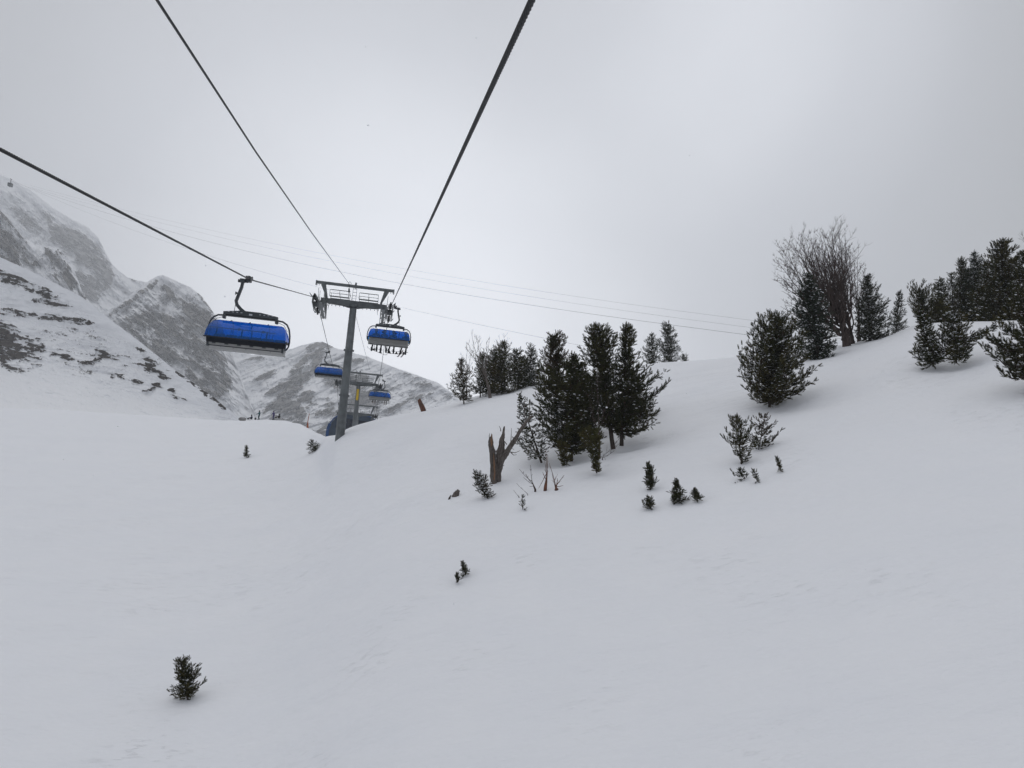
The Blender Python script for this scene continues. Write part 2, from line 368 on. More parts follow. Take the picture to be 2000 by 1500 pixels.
# ------------------------------------------------------------------ distant mountains
def ell(X, Y, L):
    """soft union of ellipses (cx,cy,rx,ry,deg,w)"""
    f = np.zeros_like(X)
    for cx, cy, rx, ry, dg, w in L:
        a = math.radians(dg); dx, dy = X - cx, Y - cy
        u = (dx * math.cos(a) + dy * math.sin(a)) / rx; v = (-dx * math.sin(a) + dy * math.cos(a)) / ry
        f = np.maximum(f, w * (1 - sstep(.55, 1.25, np.sqrt(u * u + v * v))))
    return f
def mountain(name, label, x0, x1, sil, ybot, dtop, dbot, rocks, m, step=1.0, rough=2.0, relief=.02, seed=1, ang=25, base=.0, fine=9.0, cat=None, kind='structure', curve=1.0, contrast=1.0, wm=1.0):
    rocks = [(a_, b_, c_, d_, e_, f_ * wm) for a_, b_, c_, d_, e_, f_ in rocks]
    xs = np.arange(x0, x1 + .01, step); sx, sy = zip(*sil)
    top = np.interp(xs, sx, sy) + rough * (fbm(xs / 14, xs * 0 + seed, oct=4, seed=seed) - .5) * 2
    nv = int((ybot - top.min()) / step) + 1
    v = np.linspace(0, 1, nv)
    X = np.repeat(xs[None], nv, 0); Y = top[None] + (ybot - top[None]) * v[:, None]
    dt = np.interp(xs, *zip(*dtop)) if isinstance(dtop, list) else np.full_like(xs, dtop); db = np.interp(xs, *zip(*dbot)) if isinstance(dbot, list) else np.full_like(xs, dbot)
    D = dt[None] + (db - dt)[None] * (v[:, None] ** curve)
    a = math.radians(ang); U = X * math.cos(a) + Y * math.sin(a); W = -X * math.sin(a) + Y * math.cos(a)
    n1 = fbm(U / 60, W / 22, oct=5, seed=seed + 3, ridged=True); n2 = fbm(U / 16, W / 6.5, oct=4, seed=seed + 7, gain=.6)
    n3 = fbm(U / fine, W / (fine * .38), oct=4, seed=seed + 11, gain=.65)
    reg = ell(X + 14 * (n2 - .5), Y + 10 * (n1 - .5), rocks)
    n4 = fbm(U / (fine * .42), W / (fine * .2), oct=3, seed=seed + 19, gain=.7)
    R_ = reg + base + ((fbm(U / 34, W / 19, oct=3, seed=seed + 31) - .5) * 1.9 * (name == 'mountain') + (n2 - .5) * (2.0 if name == 'mountain' else 1.1) + (n3 - .5) * 1.4 + (n4 - .5) * (.8 if name == 'mountain' else 1.2)) * contrast * np.clip(reg * 2.2, .0, 1)
    n5 = fbm(U / (fine * 3.2), W / (fine * .34), oct=4, seed=seed + 23, gain=.6)
    R_ = R_ + ((n5 - .5) * 1.7 + (n1 - .55) * .9) * contrast * np.clip(reg * 2.2, 0, 1)
    rock = np.clip(R_, -.1, 1.1)
    edge = np.minimum(1, v[:, None] * 12)
    D = D * (1 + relief * (n1 - .5) * edge - relief * .30 * (rock - .3) * edge - relief * .35 * (n2 - .5) * edge)
    dirs = _f[None, None] + ((X - 1000) / FPX)[..., None] * _r + ((750 - Y) / FPX)[..., None] * _u
    V = CAM + D[..., None] * dirs
    # the far side of the ridge
    back = []
    for k, (dd, dz) in enumerate(((.03, .012), (.10, .06), (.25, .22))):
        bk = V[0].copy(); bk[:, :2] *= (1 + dd); bk[:, 2] -= dz * dt; back.append(bk)
    V = np.concatenate([np.array(back[::-1]), V], 0); rock = np.concatenate([np.zeros((3, len(xs))), rock], 0)
    nr, nc = V.shape[:2]; idx = np.arange(nr * nc).reshape(nr, nc)
    F = np.stack([idx[:-1, :-1], idx[1:, :-1], idx[1:, 1:], idx[:-1, 1:]], -1).reshape(-1, 4)
    o = mesh_np(name, V.reshape(-1, 3), F, m, smooth=True, attrs={'rock': rock.ravel()})
    return tag(o, label, cat, kind=kind)

MR_NEAR = rock_snow_material('near_rock_snow', (.022, .019, .017), (.078, .067, .058), .30, 1.3)
MR_MID = rock_snow_material('mid_rock_snow', (.085, .082, .078), (.25, .24, .23), .05)  # rock greys lightened: part of the distance haze is painted into the colour
MR_DARK = rock_snow_material('dark_rock_snow', (.075, .073, .072), (.19, .18, .175), .06)
MR_FAR = rock_snow_material('far_rock_snow_hazed', (.12, .12, .122), (.28, .275, .27), .03)  # rock paled further, painting the fade into haze and cloud

mountain('mountain', 'hazy snow covered massif fading into cloud behind the dark cliff at the left edge', -260, 330,
         [(-260, 215), (-150, 268), (0, 340), (60, 372), (100, 403), (140, 428), (175, 446), (193, 465), (207, 495), (220, 519), (250, 543), (283, 551), (330, 560)],
         760, 2300, 1700, [(150, 480, 68, 26, 35, .62), (195, 530, 26, 42, -15, .66), (95, 425, 30, 7, 45, .45), (60, 440, 60, 12, 42, .4), (155, 560, 50, 30, 20, .55), (270, 550, 14, 5, 10, .5)], MR_FAR, rough=2.0, relief=.045, seed=21, ang=38, fine=10, contrast=1.7, wm=.72)
mountain('mountain', 'dark rocky cliff with a snow chute above the near flank at the left', -200, 205,
         [(-200, 330), (-60, 380), (0, 411), (14, 425), (25, 440), (45, 462), (70, 478), (92, 482), (112, 484), (128, 500), (140, 516), (150, 540), (163, 578), (185, 600), (205, 640)],
         760, 1150, 900, [(8, 468, 42, 60, -22, .78), (-60, 450, 60, 80, 0, .7), (50, 505, 34, 13, 25, .5), (125, 530, 24, 52, -28, .74), (100, 500, 18, 18, 0, .5), (150, 565, 18, 28, -30, .7)], MR_DARK, rough=2.4, relief=.04, seed=33, ang=52, fine=8, contrast=1.8, wm=.82)
mountain('mountain', 'pointed snowy peak with grey rock faces left of the empty near chair', 185, 560,
         [(185, 640), (205, 612), (250, 580), (288, 551), (306, 541), (318, 537), (340, 546), (372, 560), (392, 576), (410, 600), (430, 630), (446, 668), (458, 700), (470, 735), (490, 790), (520, 850), (560, 885)],
         880, [(185, 1250), (318, 1500), (450, 1400), (560, 1100)], 1000,
         [(270, 578, 42, 5, -40, .85), (232, 604, 26, 6, -35, .8), (300, 556, 14, 6, -40, .8), (385, 615, 44, 40, 35, .60), (360, 655, 60, 40, 25, .46), (325, 635, 45, 22, 20, .42), (240, 632, 34, 12, -5, .60), (255, 650, 14, 12, 0, .75), (300, 603, 44, 6, -35, .52), (335, 580, 26, 7, 50, .55), (330, 690, 64, 20, 18, .68), (400, 715, 48, 44, 35, .62), (421, 748, 32, 28, 0, .95), (305, 655, 90, 50, 20, .33), (410, 600, 26, 22, 40, .5)],
         MR_MID, rough=2.2, relief=.06, seed=45, ang=40, fine=9, contrast=2.1, wm=.62)
mountain('mountain', 'broad rocky ridge with snow streaks behind the lift towers', 400, 1020,
         [(400, 655), (440, 668), (465, 680), (490, 692), (520, 692), (560, 684), (588, 675), (612, 669), (630, 667), (650, 677), (690, 690), (720, 697), (760, 713), (800, 728), (840, 741), (862, 752), (890, 772), (940, 806), (1020, 850)],
         905, [(400, 1500), (640, 1900), (1020, 1500)], 1150,
         [(622, 682, 32, 13, -22, .62), (598, 703, 40, 8, -40, .5), (560, 745, 60, 7, -38, .55), (585, 748, 85, 12, -50, .66), (545, 782, 40, 8, -40, .7), (600, 775, 22, 11, -20, .72), (573, 806, 26, 20, 30, .95), (600, 842, 66, 14, 20, 1.0), (634, 852, 32, 18, 0, .95), (545, 822, 20, 10, 0, .7),
          (680, 745, 60, 30, 20, .42), (720, 790, 55, 30, -10, .44), (722, 770, 22, 16, 0, .66), (770, 792, 60, 12, -30, .55), (785, 765, 45, 16, 10, .5), (830, 752, 40, 9, 12, .56), (840, 775, 36, 11, -10, .56), (800, 737, 30, 5, 20, .45), (690, 702, 40, 5, 15, .38), (860, 780, 26, 7, 0, .5), (660, 805, 60, 24, 10, .46), (520, 735, 28, 6, -20, .45), (505, 702, 26, 4, 0, .38)],
         MR_MID, rough=1.8, relief=.055, seed=57, ang=-25, fine=9, contrast=2.1, wm=.68)
mountain('hill', 'near snowy flank with dark rock bands descending from the left edge', -260, 560,
         [(-260, 390), (-120, 455), (0, 502), (60, 529), (110, 555), (160, 579), (190, 605), (220, 627), (262, 659), (300, 689), (340, 721), (380, 749), (420, 779), (446, 799), (470, 818), (500, 836), (560, 860)],
         905, [(-260, 420), (0, 400), (220, 330), (420, 240), (560, 210)], [(-260, 150), (0, 150), (300, 150), (560, 150)],
         [(-20, 530, 75, 15, 24, .68), (60, 560, 60, 10, 22, .62), (110, 585, 34, 6, 12, .55), (105, 592, 46, 8, 8, .6), (30, 612, 62, 7, 8, .72), (110, 622, 70, 8, 6, .66), (160, 632, 30, 7, 0, .5),
          (0, 652, 44, 27, 15, 1.25), (20, 685, 48, 24, 14, 1.2), (62, 668, 34, 12, 20, .85), (100, 690, 55, 6, 14, .72), (150, 705, 38, 5, 8, .72), (200, 694, 16, 7, 20, 1.0), (186, 705, 14, 4, -12, .7),
          (285, 700, 30, 10, 48, .58), (225, 734, 20, 4, 12, .95), (290, 722, 34, 6, 22, .8), (318, 737, 16, 5, 28, 1.1), (268, 745, 13, 5, 8, 1.15), (306, 755, 10, 5, 18, 1.1), (290, 762, 10, 3, -10, 1.05), (336, 765, 9, 5, 30, 1.1), (350, 778, 22, 4, 18, 1.05), (355, 712, 60, 5, 40, .62), (385, 755, 70, 5, 37, .85), (425, 785, 26, 7, 42, .95), (190, 695, 190, 60, 12, .18), (30, 690, 60, 40, 12, .6)],
         MR_NEAR, rough=1.2, relief=.018, seed=69, ang=12, fine=11, curve=2.6, contrast=1.8, wm=.70)

HAZE_DENSITY = .00029

# ------------------------------------------------------------------ vegetation
rng = np.random.default_rng(7)
M_BARK = mat('pine_bark', (.055, .042, .034), .85, vary=.5, scale=9, bump=.01, bscale=14)
M_BARKG = mat('weathered_grey_bark', (.16, .14, .125), .85, base2=(.055, .045, .04), scale=5, bump=.012, bscale=10, stretch=(6, 6, 1))
M_BARKR = mat('reddish_bare_bark', (.085, .060, .052), .8, base2=(.038, .028, .026), scale=6, bump=.008, bscale=10, stretch=(4, 4, 1))
M_NEEDLE = mat('pine_needles', (.9, .9, .9), .8, spec=.06, vary=.35, scale=7, attr='tint')
def tuft_template(nb=22, seed=0):
    """bottle brush of needles along +Z, unit length, tips sweeping forward"""
    r = np.random.default_rng(seed); V = []; F = []
    for i in range(nb):
        z = -.05 + .80 * (i + r.uniform(0, 1)) / nb; a = i * 2.399 + r.uniform(-.4, .4); sp = r.uniform(.13, .25) * (1 - .25 * z); up = r.uniform(.18, .34)
        c, s = math.cos(a), math.sin(a); w = r.uniform(.014, .027); k = len(V)
        V += [(-s * w, c * w, z), (s * w, -c * w, z + .02), (c * sp + s * w * .8, s * sp - c * w * .8, z + up), (c * sp * 1.08 - s * w * .5, s * sp * 1.08 + c * w * .5, z + up * 1.1)]
        F.append((k, k + 1, k + 2, k + 3))
    return np.array(V), np.array(F)
TUFTS = [tuft_template(48, s) for s in range(4)]
TUFTS_LO = [tuft_template(30, s + 9) for s in range(4)]
def basis(D):
    D = D / np.linalg.norm(D, axis=1)[:, None]
    ref = np.where(np.abs(D[:, 2:3]) < .9, np.array([[0, 0, 1.0]]), np.array([[1.0, 0, 0]]))
    X = np.cross(ref, D); X /= np.linalg.norm(X, axis=1)[:, None]; Y = np.cross(D, X)
    return np.stack([X, Y, D], 2)
def build_crown(name, pos, dirs, size, cols, root, r, lo=False):
    T = TUFTS_LO if lo else TUFTS
    B = basis(dirs); an = r.uniform(0, 6.28, len(pos)); Vs = []; Fs = []; Cs = []; n0 = 0
    which = r.integers(0, len(T), len(pos))
    for k in range(len(T)):
        ix = np.where(which == k)[0]
        if not len(ix): continue
        V, F = T[k]; ca, sa = np.cos(an[ix]), np.sin(an[ix])
        L = V[None] * size[ix][:, None, None]
        Lr = np.stack([L[..., 0] * ca[:, None] - L[..., 1] * sa[:, None], L[..., 0] * sa[:, None] + L[..., 1] * ca[:, None], L[..., 2]], -1)
        W = np.einsum('nij,nvj->nvi', B[ix], Lr) + pos[ix][:, None]
        Vs.append(W.reshape(-1, 3)); Fs.append((F[None] + (np.arange(len(ix)) * len(V))[:, None, None]).reshape(-1, 4) + n0); n0 += W.shape[0] * W.shape[1]
        Cs.append(np.repeat(cols[ix], len(V), 0))
    return mesh_np(name, np.concatenate(Vs), np.concatenate(Fs), M_NEEDLE, root, attrs={'tint': np.concatenate(Cs)})
def build_snow_lumps(pos, size, root, r):
    t = (1 + 5 ** .5) / 2
    V0 = np.array([(-1, t, 0), (1, t, 0), (-1, -t, 0), (1, -t, 0), (0, -1, t), (0, 1, t), (0, -1, -t), (0, 1, -t), (t, 0, -1), (t, 0, 1), (-t, 0, -1), (-t, 0, 1)], float); V0 /= np.linalg.norm(V0[0])
    F0 = np.array([(0, 11, 5), (0, 5, 1), (0, 1, 7), (0, 7, 10), (0, 10, 11), (1, 5, 9), (5, 11, 4), (11, 10, 2), (10, 7, 6), (7, 1, 8), (3, 9, 4), (3, 4, 2), (3, 2, 6), (3, 6, 8), (3, 8, 9), (4, 9, 5), (2, 4, 11), (6, 2, 10), (8, 6, 7), (9, 8, 1)])
    n = len(pos); J = V0[None] * r.uniform(.7, 1.25, (n, 12, 1)); J[..., 2] *= .42
    an = r.uniform(0, 6.28, n)[:, None]; e = r.uniform(1, 1.7, n)[:, None]; x = J[..., 0] * e; y = J[..., 1]
    J = np.stack([x * np.cos(an) - y * np.sin(an), x * np.sin(an) + y * np.cos(an), J[..., 2]], -1) * size[:, None, None] + pos[:, None]
    F = (F0[None] + (np.arange(n) * 12)[:, None, None]).reshape(-1, 3)
    return mesh_np('snow_load', J.reshape(-1, 3), F, M_SNOWCAP, root, smooth=True)
GREENS = {'dark': ((.042, .050, .020), (.076, .074, .028)), 'olive': ((.090, .092, .030), (.125, .112, .042)), 'blue': ((.034, .050, .034), (.054, .070, .044)),
          'brown': ((.090, .062, .036), (.062, .064, .028)), 'mixed': ((.046, .054, .022), (.100, .088, .034)), 'grey': ((.062, .074, .050), (.084, .090, .060))}
WIDE = 1.0
def pine(name, label, base, top, prof, depth=None, seed=1, col='dark', tuft=.27, dens=1.0, snow=.1, lean=None, up=.45, layered=.25, group=None, extra=(), trunk_w=None, bare=.0, cat='tree', sag=0.15, lo=None, twig=True):
    """a pine fitted to its outline: base/top pixels, prof = (height fraction, half width left px, half width right px)"""
    r = np.random.default_rng(seed)
    b, d = base_at(base[0], base[1], depth); k = d / FPX
    lo = d > 55 if lo is None else lo
    root = empty(name, b); tag(root, label, cat, group)
    tp = P(top[0], top[1], d) - b; Ht = np.linalg.norm(tp)
    tcur = lambda t: tp * t + np.array([lean or 0, 0, 0]) * math.sin(math.pi * t) * Ht * .1
    h_, l_, r_ = zip(*prof); wk = WIDE if name == 'pine_tree' else 1.0; l_ = [q * wk for q in l_]; r_ = [q * wk for q in r_]
    young = name != 'pine_tree'
    side = np.array([math.cos(math.atan2(b[0], b[1])), -math.sin(math.atan2(b[0], b[1])), 0])    # across the line of sight
    fwd = np.array([-side[1], side[0], 0])
    tl = tuft * 1.0
    nbr = int(max(7, dens * 1.45 * Ht / tl * 3.4 + 7)); tw = trunk_w or max(.012, Ht * .013)
    mb = MB(); tt = np.linspace(-.04, .97, 12); mb.tube([tcur(t) for t in tt], [tw * (1.15 - t) + .004 for t in tt], 7, jitter=.12, rng=r)
    br = MB(); pos = []; dr = []; sz = []
    ts = np.linspace(h_[0] + .015, .985, nbr) + r.uniform(-.02, .02, nbr); ph = r.uniform(0, 6.28)
    for i, t in enumerate(ts):
        t = min(max(t, h_[0]), .99)
        if layered: t = t + layered * .5 * math.sin(t * Ht / tl * 2.0) * tl / Ht
        a = ph + i * 2.399 + r.uniform(-.5, .5); c, s = math.cos(a), math.sin(a)
        L, R_ = np.interp(t, h_, l_) * k, np.interp(t, h_, r_) * k
        w = (L if c < 0 else R_) * abs(c) ** .6 + (.5 * (L + R_)) * (1 - abs(c) ** .6)
        w *= r.uniform(.78, 1.08) if r.random() < .78 else r.uniform(.35, .75)
        if young: w *= r.uniform(.55, 1.2)
        w *= .74 + .52 * float(vnoise(np.array([t * Ht / tl * .42 + seed]), np.array([c * 1.6 + 9]), np.array([s * 1.6]), seed=seed)[0])
        w = max(w * 1.06 - tl * .30, .03)
        dirh = side * c + fwd * s; o = tcur(t)
        upk = up * (.5 + .9 * t) + r.uniform(-.15, .15)
        n = max(3, int(w / (tl * .5)) + 2); q = np.linspace(0, 1, n)
        rise = w * (upk * q ** 1.6 - sag * np.sin(math.pi * q) * .6 - (upk - .1) * .35 * q * (1 - t))
        pts = o + dirh[None] * (w * q)[:, None] + np.array([0, 0, 1.0])[None] * rise[:, None] + r.normal(0, .03 * w + .003, (n, 3)) * q[:, None]
        br.tube(pts, np.linspace(max(tw * .32 * (1.1 - t), .006), .004, n), 4, cap=False)
        for j in range(1, n):
            if q[j] < bare: continue
            dd = pts[j] - pts[j - 1]; ndd = dd / np.linalg.norm(dd)
            m = 1 + int(r.random() < .85 * dens) + int(r.random() < .6 * dens)
            for e in range(m):
                off = r.normal(0, 1, 3); off -= ndd * off.dot(ndd); off /= np.linalg.norm(off)
                spread = (.15 if j == n - 1 and e == 0 else r.uniform(.3, .85)) * (1 if twig else .2)
                dv = ndd * .7 + off * spread + np.array([0, 0, up * .8])
                p0 = pts[j] + off * tl * .35 * spread * r.uniform(.2, 1.6) - ndd * tl * r.uniform(0, .5)
                pos.append(p0); dr.append(dv); sz.append(tl * r.uniform(.72, 1.15))
    for e in range(3):                  # the leader
        pos.append(tcur(.93 + .02 * e)); dr.append(tp / Ht + r.normal(0, .12, 3)); sz.append(tl * .95)
    for (ex, ey, ed, en) in extra:      # single long boughs that stand out of the outline: tip pixel, depth offset, height fraction they leave from
        tip = P(ex, ey, d + ed) - b; o = tcur(en); L = np.linalg.norm(tip - o); n = max(5, int(L / (tl * .45))); q = np.linspace(0, 1, n)
        pts = o + (tip - o) * q[:, None] - np.array([0, 0, 1.0])[None] * (.16 * L * np.sin(math.pi * q))[:, None] + r.normal(0, .02 * L, (n, 3)) * (q * (1 - q) * 3)[:, None]
        br.tube(pts, np.linspace(tw * .45, .006, n), 5, cap=False)
        for j in range(int(n * .3), n):
            ndd = pts[j] - pts[j - 1]; ndd /= np.linalg.norm(ndd)
            for e in range(3 if dens >= .8 else 2):
                off = r.normal(0, 1, 3); off -= ndd * off.dot(ndd); off /= np.linalg.norm(off)
                pos.append(pts[j] + off * tl * .45 * r.uniform(0, 1) * (1.2 - .6 * j / n) - ndd * tl * .6); dr.append(ndd + off * r.uniform(.2, .8) + np.array([0, 0, .35])); sz.append(tl * r.uniform(.75, 1.1))
    pos = np.array(pos); dr = np.array(dr); sz = np.array(sz)
    c1, c2 = [np.array(x) for x in GREENS[col]]
    cl = fbm(pos[:, 0] / .8 + seed, pos[:, 1] / .8, pos[:, 2] / .8, oct=2, seed=seed)[:, None]
    f = np.clip((cl - .5) * 2.2 + .5 + r.normal(0, .25, (len(pos), 1)), 0, 1)
    cols = c1 * (1 - f) + c2 * f
    dead = r.random(len(pos)) < .04; cols[dead] = (.075, .045, .03)
    cols *= r.uniform(.75, 1.3, (len(pos), 1))
    mb.build('trunk', M_BARK, root, smooth=True); br.build('branches', M_BARK, root)
    build_crown('crown', pos, dr, sz, cols, root, r, lo)
    if snow > 0:
        ok = (r.random(len(pos)) < snow * 1.9) & (pos[:, 2] > .05 * Ht)
        if ok.sum() > 1:
            dn = dr[ok] / np.linalg.norm(dr[ok], axis=1)[:, None]
            build_snow_lumps(pos[ok] + dn * (sz[ok] * .45)[:, None] + np.array([0, 0, 1.0]) * (sz[ok] * .22)[:, None], sz[ok] * r.uniform(.12, .26, ok.sum()), root, r)
    return root

def dead_tree(name, label, base, tips, depth=None, seed=1, m=None, w=.16, twigs=10, fork=.25, group=None, cat='tree', twl=.32, droop=0.0, trunk_top=None, sub=1, frr=(.30, .98)):
    """bare tree: a trunk that splits into limbs, each ending at a pixel of the photo's outline"""
    r = np.random.default_rng(seed); b, d = base_at(base[0], base[1], depth); root = empty(name, b); tag(root, label, cat, group); m = m or M_BARKR
    T = [P(x, y, d + dd) - b for x, y, dd in tips]; mean = (P(*trunk_top, d) - b) if trunk_top else np.mean(T, 0) * fork
    tr = MB(); lb = MB(); q = np.linspace(0, 1, 6)
    pts = mean * q[:, None] + r.normal(0, w * .12, (6, 3)) * (q * (1 - q) * 4)[:, None]; pts[0] -= np.array([0, 0, .3]) + 0 * mean
    tr.tube(pts, np.array([1.3, 1.1, .85, .62, .42, .22]) * w, 9, jitter=.1, rng=r)
    def limb(o, e, w0, w1, lvl, tw):
        L = np.linalg.norm(e - o); n = max(4, int(L / .22)); q = np.linspace(0, 1, n); dirv = (e - o) / L
        wob = np.cumsum(r.normal(0, .030 * L, (n, 3)), 0) * (1 - q)[:, None] * .5
        bow = np.array([0, 0, 1.0])[None] * (-.10 * L * np.sin(math.pi * q) * (1 - abs(dirv[2])))[:, None]
        pp = o + (e - o) * q[:, None] + wob + bow; lb.tube(pp, np.linspace(w0, w1, n), 5 if lvl == 0 else 4, cap=False)
        for i in range(tw):
            t = r.uniform(.22, .97); j = min(n - 2, int(t * n)); p0 = pp[j]; dd = pp[j + 1] - pp[j]; dd /= np.linalg.norm(dd)
            off = r.normal(0, 1, 3); off -= dd * off.dot(dd); off /= np.linalg.norm(off)
            ln = L * twl * r.uniform(.35, 1.0) * (1.15 - t * .7)
            e2 = p0 + (dd * r.uniform(.45, .9) + off * r.uniform(.4, .9) + np.array([0, 0, .35 - droop])) * ln
            ww = w0 + (w1 - w0) * t
            if lvl < sub: limb(p0, e2, max(ww * .55, .005), .004, lvl + 1, max(2, tw // 3))
            else: lb.tube([p0, (p0 + e2) / 2 + r.normal(0, .04 * ln, 3), e2], [max(ww * .45, .008), .007, .004], 3, cap=False)
    for e in T:
        fr = r.uniform(*frr); o = mean * fr + (r.normal(0, w * .35, 3) * np.array([1, 1, 0]) if frr[0] < .2 else 0); limb(o, e, w * r.uniform(.26, .42) * (1.25 - .6 * fr), .007, 0, twigs)
    tr.build('trunk', m, root, smooth=True); lb.build('branches', m, root)
    return root

g1 = 'whitebark pines on the snowy slope'
# --- group on the crest, left of the middle
WIDE = 1.18
dead_tree('dead_tree', 'thin bare grey tree behind the small rusty pine of the crest group', (912, 778), [(900, 688, 0), (912, 672, 0), (922, 684, .4), (890, 706, .3), (918, 700, -.3)], depth=71, seed=3, m=M_BARKG, w=.07, twigs=9, trunk_top=(911, 735))
pine('pine_tree', 'small pine with rusty brown foliage, leftmost of the crest group', (906, 786), (901, 702), [(.04, 20, 14), (.2, 27, 17), (.45, 20, 20), (.75, 10, 12), (1, 3, 3)], depth=66, seed=4, col='brown', snow=.04, tuft=.30)
dead_tree('dead_tree', 'tall pale dead tree with curved forked trunk on the crest', (958, 772), [(920, 643, 0), (930, 655, .5), (912, 668, -.4), (908, 676, .3), (951, 665, .2), (956, 658, .2), (938, 690, .5), (945, 678, -.4)], depth=66, seed=5, m=M_BARKG, w=.12, twigs=12, trunk_top=(941, 708))
pine('pine_tree', 'dark pine right behind the pale forked dead tree', (938, 775), (944, 690), [(.04, 20, 18), (.4, 18, 20), (.8, 10, 14), (1, 3, 3)], depth=69, seed=6, col='dark', snow=.05, tuft=.30)
dead_tree('dead_tree', 'bare grey twigs sticking out above the widest dark pine of the crest', (985, 770), [(975, 655, 0), (984, 650, 0), (992, 658, .3), (1000, 668, .2), (968, 662, -.3)], depth=73, seed=8, m=M_BARKG, w=.07, twigs=8, trunk_top=(984, 705))
pine('pine_tree', 'widest and tallest dark olive pine of the crest group', (980, 772), (983, 668), [(.02, 32, 30), (.3, 33, 30), (.6, 26, 24), (.85, 12, 12), (1, 3, 3)], depth=68, seed=9, col='mixed', snow=.05, dens=1.3, tuft=.30)
pine('pine_tree', 'dark pine between the widest crest pine and the narrow greyish one', (1012, 762), (1010, 684), [(.02, 22, 24), (.5, 22, 20), (.85, 12, 12), (1, 5, 5)], depth=69, seed=10, col='dark', snow=.05, dens=1.2, tuft=.30)
pine('pine_tree', 'narrow greyish pine at the right end of the crest group', (1040, 758), (1035, 676), [(.02, 18, 20), (.4, 15, 22), (.7, 12, 14), (1, 7, 7)], depth=70, seed=11, col='grey', snow=.08, tuft=.29)
pine('pine_tree', 'dark pine filling the gap behind the widest crest pine', (960, 773), (966, 684), [(.02, 24, 26), (.4, 22, 24), (.8, 12, 14), (1, 4, 4)], depth=71, seed=111, col='dark', snow=.05, dens=1.2, tuft=.30)
pine('pine_tree', 'dark low pine at the back right of the crest group', (1028, 765), (1022, 700), [(.02, 22, 26), (.5, 20, 22), (1, 6, 6)], depth=72, seed=112, col='dark', snow=.05, dens=1.2, tuft=.30)
# --- pair far right behind the clump
pine('pine_tree', 'left pine of the small pair on the crest right of the big clump', (1274, 716), (1272, 654), [(.02, 20, 18), (.4, 20, 17), (.75, 9, 12), (1, 4, 4)], depth=76, seed=12, col='grey', snow=.05, tuft=.30)
pine('pine_tree', 'taller right pine of the small pair on the crest', (1308, 714), (1303, 634), [(.02, 20, 18), (.4, 18, 19), (.75, 13, 12), (.9, 9, 7), (1, 5, 5)], depth=75, seed=13, col='grey', snow=.05, dens=1.2, tuft=.30)
pine('pine_shrub', 'tiny round pine shrub beside the small pair on the crest', (1336, 709), (1335, 694), [(.0, 7, 7), (.5, 8, 8), (1, 4, 4)], depth=74, seed=14, col='grey', snow=.0, tuft=.22, cat='shrub')
# --- the big clump in the middle
WIDE = 1.08
pine('pine_tree', 'brownish topped pine at the back left of the big clump', (1086, 800), (1084, 659), [(.2, 36, 30), (.5, 30, 24), (.75, 20, 19), (.9, 20, 22), (1, 12, 14)], depth=47, seed=20, col='brown', snow=.03, dens=1.2, up=.6)
pine('pine_tree', 'broadest dark pine of the big clump, its skirt reaching far left', (1116, 893), (1121, 694), [(.03, 46, 26), (.14, 66, 28), (.3, 78, 30), (.48, 66, 30), (.64, 72, 30), (.78, 40, 26), (.9, 16, 16), (1, 5, 5)], seed=21, col='dark', snow=.05, dens=1.55, extra=[(1043, 772, -.5, .5), (1043, 812, -.8, .42), (1046, 790, .4, .45)])
pine('pine_tree', 'tall pine with round dense head and a leaning reddish trunk in the big clump', (1196, 868), (1168, 638), [(.12, 22, 28), (.3, 34, 24), (.5, 38, 22), (.58, 26, 22), (.66, 42, 30), (.78, 36, 42), (.88, 24, 30), (.96, 15, 18), (1, 8, 8)], seed=22, col='dark', snow=.04, dens=1.45, trunk_w=.11)
pine('pine_tree', 'tall pine at the right of the big clump with long boughs reaching right', (1214, 862), (1224, 638), [(.04, 12, 46), (.2, 22, 62), (.34, 24, 58), (.5, 18, 60), (.62, 18, 34), (.7, 12, 22), (.82, 14, 20), (.92, 14, 20), (1, 8, 8)], seed=23, col='dark', snow=.04, dens=1.25, trunk_w=.10,
     extra=[(1310, 742, -.6, .36), (1300, 752, -.2, .33), (1288, 726, .3, .42), (1290, 802, -.5, .16), (1264, 835, -.4, .1)])
pine('pine_tree', 'dark middle pine hidden between the tall trunks of the big clump', (1160, 872), (1148, 735), [(.04, 30, 24), (.4, 32, 26), (.8, 20, 18), (1, 6, 6)], depth=46, seed=24, col='dark', snow=.06, dens=.9)
dead_tree('dead_tree', 'slender bare pinkish trunk standing in front of the big clump', (1172, 905), [(1167, 722, 0), (1150, 790, -.3), (1190, 780, -.2), (1146, 765, .2), (1188, 808, -.4)], seed=25, m=M_BARKR, w=.055, twigs=7, trunk_top=(1168, 800), depth=41.0)
pine('pine_tree', 'short olive green pine with reddish foot at the front of the clump', (1165, 921), (1158, 842), [(.0, 9, 8), (.28, 8, 9), (.5, 24, 11), (.75, 26, 14), (1, 10, 10)], seed=26, col='olive', snow=.02, dens=1.5, tuft=.2)
pine('pine_tree', 'slim open young pine leaning left of the big clump', (1056, 899), (1015, 772), [(.04, 50, 18), (.2, 44, 20), (.42, 30, 18), (.62, 20, 12), (.8, 11, 9), (1, 3, 3)], seed=27, col='dark', snow=.16, dens=.72, bare=.35, up=.1, sag=.3, tuft=.25)
pine('pine_shrub', 'low olive pine skirt in the snow under the left of the clump', (1103, 908), (1098, 868), [(.0, 10, 12), (.4, 20, 20), (1, 10, 10)], seed=28, col='olive', snow=.05, dens=1.2, tuft=.2, cat='shrub')
dead_tree('bare_shrub', 'leafless twiggy bush right of the short olive pine', (1176, 897), [(1215, 850, 0), (1210, 866, -.2), (1187, 918, -.5), (1200, 880, .2)], seed=29, m=M_BARKR, w=.02, twigs=6, trunk_top=(1180, 886), cat='shrub')
